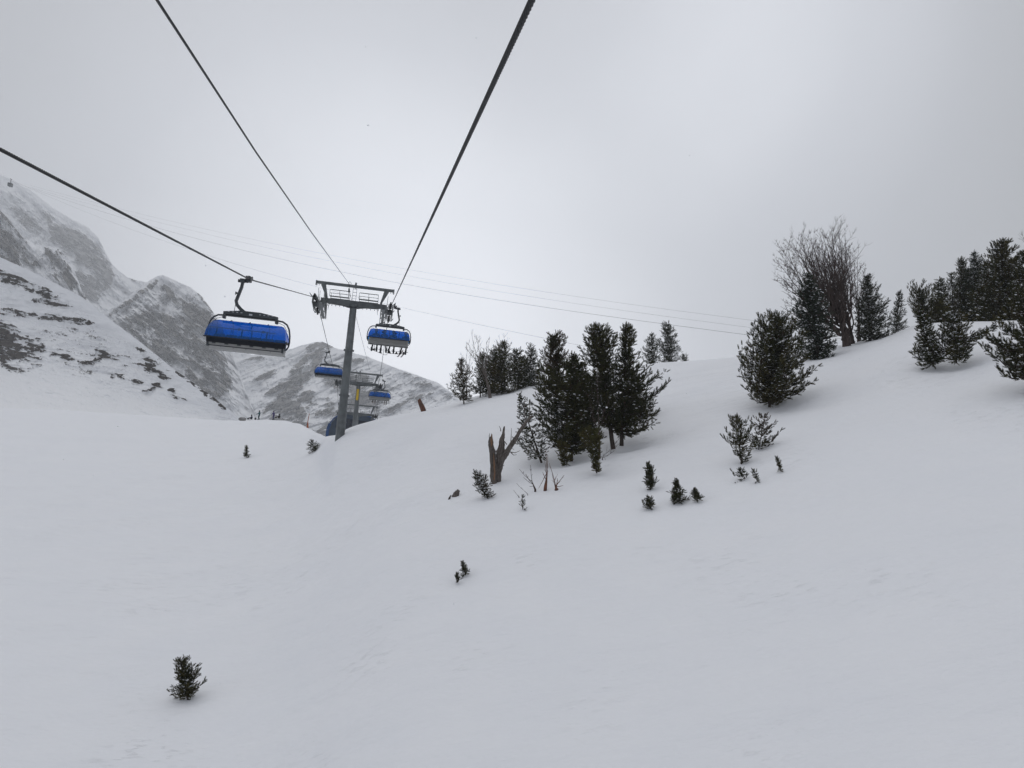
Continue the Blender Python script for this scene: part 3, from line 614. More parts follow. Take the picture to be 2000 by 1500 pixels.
pine('pine_tree', 'dark bushy pine low at the back right of the big clump', (1250, 835), (1236, 730), [(.0, 28, 28), (.3, 34, 34), (.6, 26, 24), (1, 8, 8)], depth=48, seed=113, col='dark', snow=.05, dens=1.1)
pine('pine_tree', 'dark pine between the broadest and the round headed pine of the clump', (1140, 862), (1138, 712), [(.05, 32, 28), (.4, 32, 28), (.75, 22, 20), (1, 6, 6)], depth=47, seed=114, col='dark', snow=.04, dens=1.1)
# --- right hand group
WIDE = 1.06
pine('pine_tree', 'large bushy pine with many tops in front of the bare trees', (1503, 789), (1517, 622), [(.0, 40, 26), (.14, 58, 64), (.32, 66, 72), (.5, 64, 56), (.68, 46, 44), (.84, 38, 34), (1, 14, 14)], seed=30, col='mixed', snow=.14, dens=1.7, up=.6, extra=[(1482, 642, .3, .5), (1550, 632, .5, .5), (1585, 728, -.3, .2), (1582, 748, -.3, .12), (1443, 696, 0, .3)])
pine('pine_tree', 'tall dark pine overlapping the left side of the big bare tree', (1601, 714), (1577, 536), [(.02, 34, 26), (.15, 38, 32), (.3, 44, 34), (.5, 44, 28), (.65, 38, 26), (.8, 24, 18), (.92, 12, 10), (1, 4, 4)], seed=31, col='blue', snow=.12, dens=1.35, up=.3, depth=52, extra=[(1551, 622, 0, .38), (1626, 706, -.3, .1)])
tips = [(1520, 480, -.4), (1533, 468, .5), (1551, 465, 0), (1563, 462, .6), (1581, 465, -.4), (1597, 480, .5), (1606, 458, 0), (1613, 456, .8), (1625, 454, -.3), (1638, 452, .3), (1652, 464, -.5), (1592, 500, .8), (1518, 510, .4), (1527, 555, -.4), (1524, 598, 0), (1540, 578, .6), (1654, 490, .9), (1660, 500, -.5), (1570, 490, .9), (1542, 520, .9), (1640, 485, 1.2), (1620, 480, -.9), (1530, 620, .5), (1519, 535, -.8), (1556, 500, -1.0), (1575, 475, 1.2), (1528, 500, 1.0), (1547, 475, -1.2), (1535, 590, -.6), (1600, 520, -1.2)]
dead_tree('dead_tree', 'big bare tree fanning reddish grey branches against the sky', (1655, 680), tips, depth=55, seed=32, m=M_BARKR, w=.24, twigs=24, trunk_top=(1638, 590), twl=.36, fork=.35, sub=1, frr=(.04, .75))
dead_tree('dead_tree', 'straight bare tree just right of the big fanning one', (1678, 670), [(1667, 506, 0), (1675, 502, 0), (1690, 525, .5), (1701, 536, .2), (1686, 545, -.4), (1660, 545, .4), (1725, 580, -.2), (1728, 592, .3)], depth=57, seed=33, m=M_BARKR, w=.12, twigs=16, trunk_top=(1676, 590), frr=(.05, .9))
dead_tree('dead_tree', 'second bare stem crowding the foot of the big fanning tree', (1668, 678), [(1604, 470, .6), (1618, 462, .2), (1632, 460, -.4), (1644, 468, .4), (1590, 490, -.3), (1578, 520, .4), (1650, 500, 0), (1630, 520, .8)], depth=56, seed=132, m=M_BARKR, w=.13, twigs=16, trunk_top=(1648, 590), frr=(.1, .9))
dead_tree('dead_tree', 'low bare tree with wispy boughs spreading right of the straight one', (1690, 670), [(1700, 538, 0), (1714, 560, .3), (1728, 578, -.3), (1738, 588, .3), (1736, 604, 0), (1710, 588, .6), (1686, 530, -.3)], depth=57, seed=133, m=M_BARKG, w=.09, twigs=14, trunk_top=(1692, 600), frr=(.2, .9))
pine('pine_tree', 'snow dusted pine with a side top, right of the bare trees', (1700, 668), (1693, 540), [(.0, 26, 40), (.25, 28, 44), (.5, 22, 30), (.7, 12, 14), (.85, 9, 10), (1, 4, 4)], depth=55, seed=34, col='grey', snow=.16, dens=1.15, extra=[(1718, 556, .2, .45), (1737, 585, .2, .45)])
pine('pine_tree', 'small slender pine standing alone between the bare trees and the right wood', (1749, 663), (1757, 571), [(.0, 10, 8), (.2, 13, 15), (.5, 12, 14), (.75, 7, 8), (1, 3, 3)], depth=57, seed=35, col='grey', snow=.16, tuft=.24)
WIDE = 1.22
pine('pine_tree', 'many topped pine at the left edge of the right wood', (1806, 640), (1796, 568), [(.1, 10, 20), (.4, 22, 24), (.7, 24, 22), (1, 10, 12)], depth=58, seed=36, col='mixed', snow=.03, dens=1.3, up=.8, extra=[(1773, 582, 0, .3), (1805, 566, .2, .4)])
pine('pine_shrub', 'olive brown bush low on the crest inside the right wood', (1833, 641), (1830, 588), [(.0, 26, 24), (.5, 22, 22), (1, 10, 10)], depth=58, seed=37, col='olive', snow=.0, dens=1.6, cat='shrub')
pine('pine_tree', 'thin pine with flat boughs rising behind the olive brown bush', (1843, 636), (1836, 544), [(.2, 18, 18), (.5, 20, 16), (.75, 14, 10), (1, 4, 4)], depth=60, seed=38, col='mixed', snow=.05, up=.2)
pine('pine_tree', 'open crowned pine between the thin one and the narrow column in the right wood', (1863, 634), (1858, 534), [(.1, 16, 18), (.5, 14, 16), (.8, 10, 12), (1, 5, 5)], depth=60, seed=39, col='mixed', snow=.05, dens=.8)
pine('pine_tree', 'narrow columnar pine in the right wood', (1880, 636), (1877, 507), [(.0, 16, 16), (.4, 13, 15), (.7, 9, 10), (.9, 8, 8), (1, 5, 5)], depth=58, seed=40, col='dark', snow=.08, dens=1.3)
pine('pine_tree', 'tall pine with two close tops left of the tallest in the right wood', (1907, 638), (1902, 495), [(.0, 26, 26), (.3, 24, 26), (.6, 16, 20), (.85, 8, 12), (1, 3, 4)], depth=57, seed=41, col='blue', snow=.15, dens=1.3, extra=[(1918, 499, .2, .6)])
pine('pine_tree', 'tallest pine of the right wood with several crowded tops', (1958, 655), (1957, 470), [(.0, 46, 42), (.25, 44, 46), (.5, 36, 46), (.7, 26, 34), (.84, 20, 22), (.94, 12, 12), (1, 5, 5)], depth=52, seed=42, col='mixed', snow=.12, dens=1.4, extra=[(1937, 474, .2, .6), (1968, 469, .1, .7), (1990, 495, .2, .6)])
pine('pine_tree', 'pine cut by the right picture edge behind the front right pine', (2012, 650), (2004, 492), [(.0, 40, 40), (.4, 36, 36), (.7, 24, 24), (1, 5, 5)], depth=50, seed=43, col='mixed', snow=.12, dens=1.3)
pine('pine_tree', 'nearest pine at the right edge with boughs stretched over the snow', (2008, 762), (2014, 570), [(.1, 26, 40), (.25, 46, 50), (.45, 66, 60), (.6, 54, 50), (.8, 34, 34), (1, 8, 8)], seed=44, col='mixed', snow=.16, dens=1.15, trunk_w=.12, extra=[(1920, 650, -.2, .42), (1915, 671, -.3, .25), (1942, 714, -.5, .15), (1930, 660, .2, .4)])
pine('pine_tree', 'snowy pine leaning right at the near left of the right wood', (1822, 712), (1796, 612), [(.0, 26, 22), (.2, 26, 26), (.5, 14, 22), (.75, 9, 12), (1, 4, 5)], seed=45, col='dark', snow=.22, dens=1.25, extra=[(1793, 713, -.3, .05)])
pine('pine_tree', 'wide snowy pine with leaning trunk beside the snowy leaning one', (1868, 706), (1862, 616), [(.0, 28, 26), (.25, 32, 36), (.5, 26, 44), (.75, 24, 28), (1, 16, 16)], seed=46, col='mixed', snow=.20, dens=1.2, extra=[(1917, 644, 0, .4)])
dead_tree('fallen_branch', 'bare twig tips reaching in at the right picture edge above the wood', (2040, 560), [(1994, 452, 0), (2004, 470, 0), (1998, 462, .2)], depth=48, seed=47, m=M_BARKR, w=.03, twigs=5, trunk_top=(2020, 500), cat='branch')
pine('pine_tree', 'dark pine filling the ridge between the two close tops and the tallest pine', (1930, 642), (1926, 512), [(.0, 28, 28), (.4, 26, 26), (.75, 16, 16), (1, 5, 5)], depth=56, seed=115, col='dark', snow=.10, dens=1.2)
pine('pine_tree', 'dark pine behind the narrow columnar one on the right ridge', (1892, 640), (1890, 528), [(.0, 24, 24), (.5, 20, 20), (1, 5, 5)], depth=60, seed=116, col='mixed', snow=.10, dens=1.2)
# --- small plants in the open snow
sp = 'young pines poking out of the snow'
pine('young_pine', 'bushy little pine alone in the lower left foreground', (366, 1364), (352, 1290), [(.0, 24, 12), (.15, 30, 18), (.35, 28, 34), (.6, 22, 34), (.8, 14, 28), (1, 8, 10)], seed=50, col='mixed', snow=.07, dens=1.2, tuft=.15, group=sp, lean=.2, extra=[(333, 1371, 0, .04), (340, 1358, .1, .1), (402, 1326, 0, .2), (390, 1305, 0, .3), (378, 1296, 0, .5), (343, 1305, 0, .5)], lo=False)
pine('young_pine', 'tiny spire shaped pine left of the tower foot', (482, 893), (481, 872), [(.0, 9, 8), (.4, 6, 5), (.7, 4, 3), (1, 1, 1)], seed=51, col='dark', snow=.0, dens=1.2, tuft=.24, group=sp, up=.1)
pine('young_pine', 'little spreading pine in front of the tower foot', (613, 882), (609, 861), [(.0, 11, 12), (.5, 10, 14), (1, 5, 5)], seed=52, col='dark', snow=.05, dens=1.0, tuft=.24, group=sp, extra=[(627, 876, 0, .2), (622, 865, 0, .3), (602, 884, 0, .05)], up=.2)
pine('young_pine', 'small spiky seedling, upper of the two in the middle foreground', (909, 1122), (904, 1099), [(.0, 9, 8), (.3, 8, 11), (.6, 4, 6), (1, .8, .8)], seed=53, col='dark', snow=.0, dens=1.0, tuft=.12, group=sp, up=.25)
pine('young_pine', 'smaller spiky seedling, lower of the two in the middle foreground', (894, 1137), (892, 1121), [(.0, 5, 7), (.5, 6, 7), (1, 2, 2)], seed=54, col='dark', snow=.0, dens=.7, tuft=.11, group=sp, up=.6)
pine('young_pine', 'small snow laden pine left of the broken stump, leaning left', (952, 972), (930, 924), [(.0, 14, 10), (.3, 22, 12), (.6, 16, 20), (.85, 10, 12), (1, 4, 4)], seed=55, col='brown', snow=.35, dens=.8, tuft=.2, group=sp, extra=[(948, 927, 0, .3), (967, 964, 0, .1), (927, 946, 0, .3)])
pine('young_pine', 'two topped young pine, upper left of the four right of the clump', (1271, 955), (1266, 908), [(.0, 12, 6), (.3, 12, 8), (.55, 9, 8), (.8, 6, 6), (1, 4, 4)], seed=56, col='mixed', snow=.02, dens=1.3, tuft=.19, group=sp, extra=[(1277, 911, 0, .3), (1285, 936, 0, .2)])
pine('young_pine', 'cone shaped young pine between the two low ones right of the clump', (1322, 981), (1321, 938), [(.0, 13, 12), (.25, 17, 22), (.5, 10, 14), (.75, 4, 6), (1, 1, 1)], seed=57, col='dark', snow=.02, dens=1.5, tuft=.15, group=sp, up=.2)
pine('young_pine', 'low round young pine below the two topped one', (1269, 993), (1266, 973), [(.0, 8, 8), (.4, 13, 12), (.8, 10, 10), (1, 5, 5)], seed=58, col='mixed', snow=.05, dens=1.2, tuft=.14, group=sp)
pine('young_pine', 'lowest young pine, just right of the cone shaped one', (1362, 978), (1356, 957), [(.0, 8, 8), (.4, 10, 10), (1, 3, 3)], seed=59, col='dark', snow=.02, dens=1.1, tuft=.14, group=sp, extra=[(1373, 969, 0, .2)])
pine('young_pine', 'open young pine with upturned tufts, left of the bent one on the right slope', (1448, 904), (1440, 815), [(.0, 14, 14), (.2, 20, 26), (.35, 20, 28), (.55, 40, 30), (.75, 28, 24), (.9, 12, 16), (1, 4, 4)], seed=60, col='mixed', snow=.06, dens=.8, tuft=.20, group=sp, up=.7, extra=[(1408, 848, 0, .4), (1471, 828, .2, .4)])
pine('young_pine', 'bent young pine with a long low bough, right of the open tufted one', (1482, 876), (1494, 812), [(.0, 14, 14), (.15, 30, 34), (.4, 24, 24), (.6, 18, 14), (.85, 26, 12), (1, 6, 4)], seed=61, col='brown', snow=.04, dens=.65, tuft=.19, group=sp, bare=.25, extra=[(1530, 836, 0, .2), (1520, 848, .1, .15), (1464, 818, 0, .7), (1508, 868, .1, .1), (1468, 862, -.1, .1), (1516, 822, 0, .6)])
pine('young_pine', 'sparse buried sprigs below the open tufted young pine', (1455, 934), (1446, 918), [(.0, 14, 10), (.6, 12, 12), (1, 4, 4)], seed=62, col='dark', snow=.1, dens=.35, tuft=.17, group=sp, extra=[(1427, 918, 0, .2), (1449, 917, 0, .3), (1434, 948, -.2, .1)])
pine('young_pine', 'tiny mushroom like sprig between the buried sprigs and the lone sprig', (1479, 940), (1472, 920), [(.0, 2, 2), (.5, 7, 4), (.8, 7, 9), (1, 5, 5)], seed=63, col='dark', snow=.1, dens=.45, tuft=.15, group=sp)
pine('young_pine', 'lone thin sprig at the right of the small plants on the right slope', (1525, 920), (1517, 896), [(.0, 2, 2), (.5, 5, 5), (1, 4, 4)], seed=64, col='mixed', snow=.05, dens=.6, tuft=.15, group=sp)
pine('young_pine', 'withered seedling with a few dark tufts under the bare twigs', (1021, 994), (1020, 970), [(.0, 10, 8), (.3, 10, 14), (.7, 7, 7), (1, 1, 1)], seed=65, col='dark', snow=.15, dens=.28, tuft=.14, group=sp)
dead_tree('bare_shrub', 'reddish bare stems rising in an arch right of the broken stump', (1065, 958), [(1064, 900, 0), (1070, 890, .1), (1060, 922, 0), (1052, 954, 0), (1066, 880, .2)], seed=66, m=mat('red_brown_stem', (.16, .06, .035), .8, base2=(.07, .04, .03), scale=5), w=.07, twigs=3, trunk_top=(1069, 918), cat='shrub', twl=.2, sub=0)
dead_tree('bare_shrub', 'forked reddish stub of bare stems at the right end of the twigs', (1088, 957), [(1089, 934, 0), (1073, 905, .1), (1078, 925, 0), (1102, 928, 0), (1100, 948, 0)], seed=67, m=bpy.data.materials['red_brown_stem'], w=.085, twigs=3, trunk_top=(1084, 950), cat='shrub', twl=.3, sub=0)
dead_tree('bare_shrub', 'thin grey brown bare twigs between the stump and the reddish stems', (1047, 960), [(1014, 916, 0), (1036, 908, .1), (1026, 926, .1), (1034, 950, 0), (1022, 932, 0)], seed=68, m=M_BARKR, w=.045, twigs=4, trunk_top=(1038, 938), cat='shrub', twl=.25, sub=0)
dead_tree('fallen_branch', 'thin bent dead branch lying over the withered seedling', (1033, 967), [(1009, 944, 0), (1018, 952, 0)], seed=69, m=M_BARKR, w=.012, twigs=2, trunk_top=(1020, 955), cat='branch', twl=.15, sub=0)
dead_tree('fallen_branch', 'short curved dead stick left of the withered seedling', (1015, 972), [(1003, 957, 0)], seed=70, m=M_BARK, w=.018, twigs=1, trunk_top=(1009, 965), cat='branch', twl=.15, sub=0)

def snag():
    b, d = base_at(967, 943); root = empty('broken_stump', b - np.array([0, 0, .25])); b0 = b - np.array([0, 0, .25])
    tag(root, 'splintered grey dead trunk with orange inner wood and one long leaning limb', 'tree stump')
    r = np.random.default_rng(5); q = lambda x, y, dd=0: P(x, y, d + dd) - b0; s = d / FPX
    def lim(mb, pts, rad, n=14, jag=0):
        pts = np.array(pts); m = len(pts); t = np.linspace(0, 1, m * 5); tt = np.linspace(0, 1, m)
        pp = np.stack([np.interp(t, tt, pts[:, i]) for i in range(3)], 1); rr = np.interp(t, tt, rad)
        an = np.linspace(0, 6.283, n, endpoint=False); k0 = mb.n
        rr = rr * .60; mb.tube(pp, rr, n, jitter=.10, rng=r)
        V = mb.V[-1]                      # ridged, weathered section
        for i in range(len(pp)):
            for j in range(n):
                c = V[i * n + j] - pp[i]; V[i * n + j] = pp[i] + c * (1 + .26 * math.sin(j * 3.1 + .15 * i) + .14 * math.sin(j * 7 + i * .9) + r.uniform(-.10, .10))
        if jag:
            for j in range(n): V[(len(pp) - 1) * n + j] += np.array([0, 0, r.uniform(-.25, .35) * jag])
    a = MB(); lim(a, [q(965, 950), q(964, 925), q(963, 895), q(959, 868), q(958, 852)], np.array([11, 10, 9, 8.5, 6]) * s, jag=.55); a.build('trunk', M_BARKG, root, smooth=True)
    a = MB(); lim(a, [q(973, 948, .15), q(974, 915, .1), q(977, 888, 0), q(980, 862, .05), q(983, 848), q(985, 833)], np.array([9, 9, 11, 8, 5, 1.6]) * s, jag=.1); a.build('trunk', M_BARKG, root, smooth=True)
    a = MB(); lim(a, [q(974, 925, .05), q(983, 893, -.05), q(997, 872, -.1), q(1012, 848, -.1), q(1026, 826, 0), q(1040, 812, .1)], np.array([6, 9, 6.5, 5.5, 5, 3.5]) * s, jag=.1)
    for p, e in (((997, 872), (999, 836)), ((990, 868), (983, 850)), ((1026, 826), (1024, 780)), ((1034, 818), (1033, 782)), ((978, 842), (975, 832)), ((992, 882), (1016, 880)), ((998, 884), (1009, 888)), ((992, 880), (1004, 878)), ((957, 869), (953, 870)), ((979, 906), (985, 908)), ((1012, 848), (1018, 838))):
        a.tube([q(*p), (q(*p) + q(*e)) / 2 + r.normal(0, .05, 3), q(*e)], [1.1 * s, .7 * s, .35 * s], 5)
    a.build('limb', M_BARKG, root, smooth=True)
    a = MB(); off = -10 * s
    lim(a, [q(961, 848, off), q(960, 860, off), q(960, 872, off * .9)], np.array([1.2, 3.4, 1.0]) * s, n=8, jag=.2); lim(a, [q(965, 938, off * 1.1), q(966, 920, off), q(965, 900, off * .9), q(964, 885, off * .85)], np.array([2.0, 2.4, 1.8, .5]) * s, n=8)
    a.build('inner_wood', mat('orange_inner_wood', (.24, .13, .07), .8, base2=(.12, .08, .055), scale=6, stretch=(5, 5, 1)), root, smooth=True)
snag()
def wood_chunk(name, label, px, py, w, h, seed, m, cat='wood', tilt=0.5, L=None):
    b, d = base_at(px, py); s = d / FPX; r = np.random.default_rng(seed); mb = MB(); n = 9
    L = L or h; ax = np.array([math.cos(1.2) * tilt, .1, 1.0]); ax /= np.linalg.norm(ax)
    pts = [ax * L * s * t for t in (-.35, 0, .4, .8, 1.0)]
    mb.tube(pts, np.array([.5, .55, .5, .42, .3]) * w * s, n, jitter=.28, rng=r)
    for j in range(n): mb.V[-1][4 * n + j] += r.uniform(-.3, .4) * h * s * ax * .6
    o = mb.build(name, m); o.location = tuple(b); tag(o, label, cat); return o
wood_chunk('wood_stump', 'broken grey and orange wood chunk in the snow left of the stump', 889, 969, 11, 12, 3, M_BARKG, tilt=1.2)
wood_chunk('wood_splinter', 'small dark wood splinter beside the broken wood chunk', 877, 975, 3.5, 8, 4, M_BARK, tilt=1.0)
o = wood_chunk('tree_stump', 'reddish rotten stump leaning left on the crest right of the lift', 828, 803, 10, 22, 6, bpy.data.materials['red_brown_stem'], tilt=-1.6)

# ------------------------------------------------------------------ the chairlift
_h1, _h3 = P(690, 592, 67), P(698, 780, 131)
RZ = math.atan2(-(P(742, 750, 114) - P(1038, 0, 6))[0], (P(742, 750, 114) - P(1038, 0, 6))[1])
def Rz(a):
    c, s = math.cos(a), math.sin(a); return np.array([[c, -s, 0], [s, c, 0], [0, 0, 1.0]])
def strand_rope(name, pts, r, near, label, cat='cable', lay=.46):
    """six strand wire rope: lobed section that turns along the rope where it is close, plain further off"""
    pts = np.array(pts, float); seg = np.linalg.norm(np.diff(pts, axis=0), axis=1); cum = np.concatenate([[0], np.cumsum(seg)])
    s = [0]; 
    while s[-1] < cum[-1]:
        p = np.array([np.interp(s[-1], cum, pts[:, i]) for i in range(3)]); dd = np.linalg.norm(p - CAM)
        s.append(s[-1] + (.013 if dd < near else max(.3, dd * .01)))
    s = np.array(s); s[-1] = cum[-1]; C = np.stack([np.interp(s, cum, pts[:, i]) for i in range(3)], 1)
    T = np.gradient(C, s, axis=0); T /= np.linalg.norm(T, axis=1)[:, None]
    X = np.cross(T, [0, 0, 1.0]); X /= np.linalg.norm(X, axis=1)[:, None]; Y = np.cross(X, T)
    n = 30; a = np.linspace(0, 2 * math.pi, n, endpoint=False)[None]
    tw = 2 * math.pi * s[:, None] / lay
    rad = r * (.70 + .38 * np.abs(np.sin(3 * (a - tw))) ** .8)
    V = C[:, None] + X[:, None] * (np.cos(a) * rad)[..., None] + Y[:, None] * (np.sin(a) * rad)[..., None]
    m = len(s); idx = np.arange(m * n).reshape(m, n)
    F = np.stack([idx[:-1], np.roll(idx[:-1], -1, 1), np.roll(idx[1:], -1, 1), idx[1:]], -1).reshape(-1, 4)
    o = mesh_np(name, V.reshape(-1, 3), F, M_ROPE, smooth=True); tag(o, label, cat); return o
def ext(a, b, L):                      # continue the line b->a for L metres
    d = (a - b) / np.linalg.norm(a - b); return a + d * L
R1, R0p = P(766, 593, 66), P(1039, 0, 6)
right_pts = [ext(R0p, R1, 26), R0p, R1, P(763, 601, 67.5), P(758, 622, 69.5), P(742, 738, 112), P(740, 746, 115), P(736, 800, 130), P(733, 812, 134), P(731, 835, 142)]
Lg = P(488, 546, 31); L0 = P(-1, 291, 10.6)
left_pts = [ext(L0, Lg, 26), L0, Lg, P(614, 580.5, 65), P(620, 588, 67), P(625, 611, 70), P(643, 687, 86), P(657, 742, 112), P(659, 750, 115), P(661, 800, 130), P(662, 812, 134), P(663, 835, 142)]
strand_rope('haul_rope', right_pts, .027, 26, 'twisted black wire rope crossing overhead and down to the right side of the tower')
strand_rope('haul_rope', left_pts, .027, 22, 'twisted black wire rope on the left that carries the empty near chair')
def line(name, pts, r, label, cat='cable', n=5, m=None):
    mb = MB(); mb.tube(pts, r, n); o = mb.build(name, m or M_ROPE, smooth=True); tag(o, label, cat); return o
c0, c1 = P(307, 0, 7.6), P(681, 553, 67)
line('signal_cable', [ext(c0, c1, 22), c0, P(500, 297, 14.2), P(610, 456, 27), c1, P(684, 575, 70), P(722, 722, 112)], .017, 'thin cable running overhead to the middle of the top beam of the near tower')

def sheave_train(root, x, z0, z1, sgn, n=8, L=5.2, name='sheave_assembly'):
    """the rope comes in at z0 and leaves lower at z1; wheels follow the bend"""
    def zy(y):
        t = (y + L / 2) / L; return z0 + (z1 - z0) * t + (L * .065) * math.sin(math.pi * t)
    mb = MB(); ys = np.linspace(-L / 2, L / 2, n)
    for i in range(0, n, 2):
        y0, y1 = ys[i], ys[i + 1]
        for dx in (-.11, .11): mb.beam((x + dx, y0, zy(y0) - .25), (x + dx, y1, zy(y1) - .25), .035, .16)
        mb.beam((x - .13, (y0 + y1) / 2, zy((y0 + y1) / 2) - .30), (x + .13, (y0 + y1) / 2, zy((y0 + y1) / 2) - .30), .09, .2)
    for i in range(0, n, 4):
        if i + 3 < n:
            a, b = (ys[i] + ys[i + 1]) / 2, (ys[i + 2] + ys[i + 3]) / 2
            for dx in (-.17, .17): mb.beam((x + dx, a, zy(a) - .34), (x + dx, b, zy(b) - .34), .04, .24)
    for dx in (-.24, .24): mb.beam((x + dx, -L * .27, zy(-L * .27) - .52), (x + dx, L * .27, zy(L * .27) - .52), .07, .34)
    mb.box((x, 0, (zy(0) - .55)), (.5, .3, .45), bevel=.03)
    mb.beam((x - sgn * .1, 0, zy(0) - .55), (x - sgn * .75, 0, -.05), .26, .30)
    # rope catchers and pointed guards hanging under and beside the train
    for y in (-L / 2, -L * .18, L * .18, L / 2):
        mb.beam((x - sgn * .30, y, zy(y) - .1), (x - sgn * .42, y, zy(y) - 1.0), .03, .12, .012, .03)
        mb.beam((x - sgn * .28, y, zy(y) + .45), (x - sgn * .30, y, zy(y) - .5), .03, .06)
        mb.beam((x + sgn * .2, y, zy(y) - .30), (x + sgn * .42, y, zy(y) - .02), .05, .10, .02, .04)
    for k in (-.55, -.9):
        mb.beam((x - sgn * .34, -L / 2, zy(-L / 2) + k + .1), (x - sgn * .34, L / 2, zy(L / 2) + k + .1), .035)
    mb.beam((x - sgn * .55, -L / 2 - .1, zy(-L / 2) - .72), (x - sgn * .55, L / 2 + .1, zy(L / 2) - .72), .24, .03)
    for y in np.linspace(-L * .42, L * .42, 5):       # maintenance catwalk on the inner side
        mb.beam((x - sgn * .78, y, zy(y) - .95), (x - sgn * .74, y, zy(y) + .30), .06, .09)
        mb.beam((x - sgn * .30, y, zy(y) - .62), (x - sgn * .80, y, zy(y) - .80), .06, .08)
    for k, hh in ((-.30, .05), (.25, .05), (-.78, .20)): mb.beam((x - sgn * .77, -L * .42, zy(-L * .42) + k), (x - sgn * .77, L * .42, zy(L * .42) + k), .05, hh)
    mb.box((x - sgn * .5, 0, zy(0) - .42), (.34, .9, .50), bevel=.04)
    o = mb.build(name, M_STEEL, root)
    for y in ys:
        w = MB(); w.disc((x, y, zy(y) - .235), (1, 0, 0), .23, .11, 14); w.disc((x, y, zy(y) - .235), (1, 0, 0), .07, .2, 8); w.build('sheave', M_RUBBER, o)
    return o
def tower(name, label, head, height, detail=True, gauge=6.3, drop=-.5, pad=None):
    root = empty(name, head, RZ); tag(root, label, 'lift tower', 'chairlift towers')
    g = gauge / 2
    mb = MB(); zs = [-.2, -height * .45, -height * .46, -height - 1.5]; mb.tube([(0, 0, -.15), (0, 0, -height * .5), (0, 0, -height - 1.5)], [.29, .345, .40], 12)
    for z in (-height * .90, -height * .82, -height * .955, -height * .5): mb.tube([(0, 0, z - .03), (0, 0, z + .03)], .425 if z < -height * .6 else .375, 12)
    mb.tube([(0, 0, -.32), (0, 0, -.16)], .42, 12)
    for z in (-height * .36, -height * .70):
        mb.tube([(0, 0, z - .05), (0, 0, z + .05)], .45, 16)
        for k in range(12): mb.disc((.41 * math.cos(k * .5236), .41 * math.sin(k * .5236), z), (0, 0, 1), .035, .17, 6)
    mb.build('pole', M_STEEL, root, smooth=True)
    mb = MB()                            # cross arm: deep at the pole, slimmer at the ends, riveted end plates
    mb.prism([(-g + .35, .14), (0, .18), (g - .35, .14), (g - .35, -.20), (1.0, -.33), (.4, -.46), (-.4, -.46), (-1.0, -.33), (-g + .35, -.20)], 'y', -.21, .21)
    mb.box((0, -.225, -.1), (.34, .03, .22), bevel=.01)
    for x in (-1.15, 1.15, -1.9, 1.9): mb.disc((x, -.215, -.05), (0, 1, 0), .05, .03, 8)
    mb.build('crossarm', M_STEEL, root)
    if detail:
        mb = MB()
        for s in (-1, 1):
            mb.beam((0, -.3, -.42), (s * 2.2, -.3, -.32), .05, .05)
            for k in range(6): mb.beam((s * (.5 + k * .33), -.3, -.40), (s * (.5 + k * .33), -.3, -.50), .05, .04)
            mb.beam((s * 2.05, -.2, -.3), (s * 2.12, -.2, -.85), .05, .08, .02, .03)
        mb.build('cable_tray', M_STEELD, root)
    mb = MB(); mb.beam((-3.38, 0, 1.46), (3.38, 0, 1.46), .22, .24); 
    for s in (-1, 1):
        mb.beam((s * 2.28, 0, .12), (s * 2.72, 0, 1.36), .12, .12, .42, .2)
        mb.box((s * 3.33, 0, 1.39), (.10, .26, .42))
        for k in (3.05, 3.2): mb.beam((s * k, 0, 1.36), (s * k, 0, 1.18), .03, .03)
    mb.box((.02, 0, 1.54), (.16, .26, .5)); mb.tube([(-.5 + .11 * math.cos(a), 0, 1.67 + .15 * math.sin(a)) for a in np.linspace(-.6, 3.9, 9)], .02, 5)
    mb.build('lifting_frame', M_STEEL, root)
    for s in (-1, 1):
        a, b = s * .42, s * 2.05
        mb = MB(); mb.beam((a, -.75, .28), (b, -.75, .28), .5, .045); mb.beam((a, .75, .28), (b, .75, .28), .5, .045); w = mb.build('walkway', M_STEEL, root)
        mb = MB()
        for y in (-.98, .98):
            for z in (.52, .80, 1.12 if y > 0 else .80): mb.beam((a, y, z), (b, y, z), .035)
            for x in (a, (a + b) / 2, b): mb.beam((x, y, .28), (x, y, .82), .03)
        mb.build('railing', M_STEEL, w)
    mb = MB()
    for x in (-.16, .16): mb.beam((x, -.34, -.1), (x, -.34, 1.36), .03)
    for k in range(5): mb.beam((-.16, -.34, .05 + .28 * k), (.16, -.34, .05 + .28 * k), .025)
    if detail:
        for x in (-.16, .16): mb.beam((x, .46, -.3), (x, .46, -height - .5), .03)
        for k in range(int(height / .3)): mb.beam((-.16, .46, -.4 - .3 * k), (.16, .46, -.4 - .3 * k), .025)
    mb.build('ladder', M_STEEL, root)
    mb = MB(); mb.beam((-.52, -.2, 1.60), (-.50, -.25, .1), .035); mb.box((-.51, -.24, 1.02), (.13, .13, .34), bevel=.02); mb.build('signal_box', M_STEELD, root)
    sheave_train(root, -g, .12, .12 + drop, -1, n=8 if detail else 6, L=5.2 if detail else 4); sheave_train(root, g, .12, .12 + drop, 1, n=8 if detail else 6, L=5.2 if detail else 4)
    if pad:
        mb = MB(); mb.box((-.02, -.42, -pad), (.34, .05, 1.65), bevel=.02); mb.build('warning_plate', M_YEL, root)
    return root
h1 = P(691, 592, 67)
tower('lift_tower', 'nearest grey lift tower standing full height on the snow crest', h1, h1[2] - P(665, 850, 67)[2], drop=-.75)
h2 = P(701, 748, 114)
tower('lift_tower', 'middle lift tower with a yellow plate on its pole, seen behind the nearest', h2, 13, drop=-.45, pad=1.75)
h3 = P(698, 808, 133)
tower('lift_tower', 'farthest lift tower, low in front of the dark top station', h3, 9, detail=False, drop=-.2)

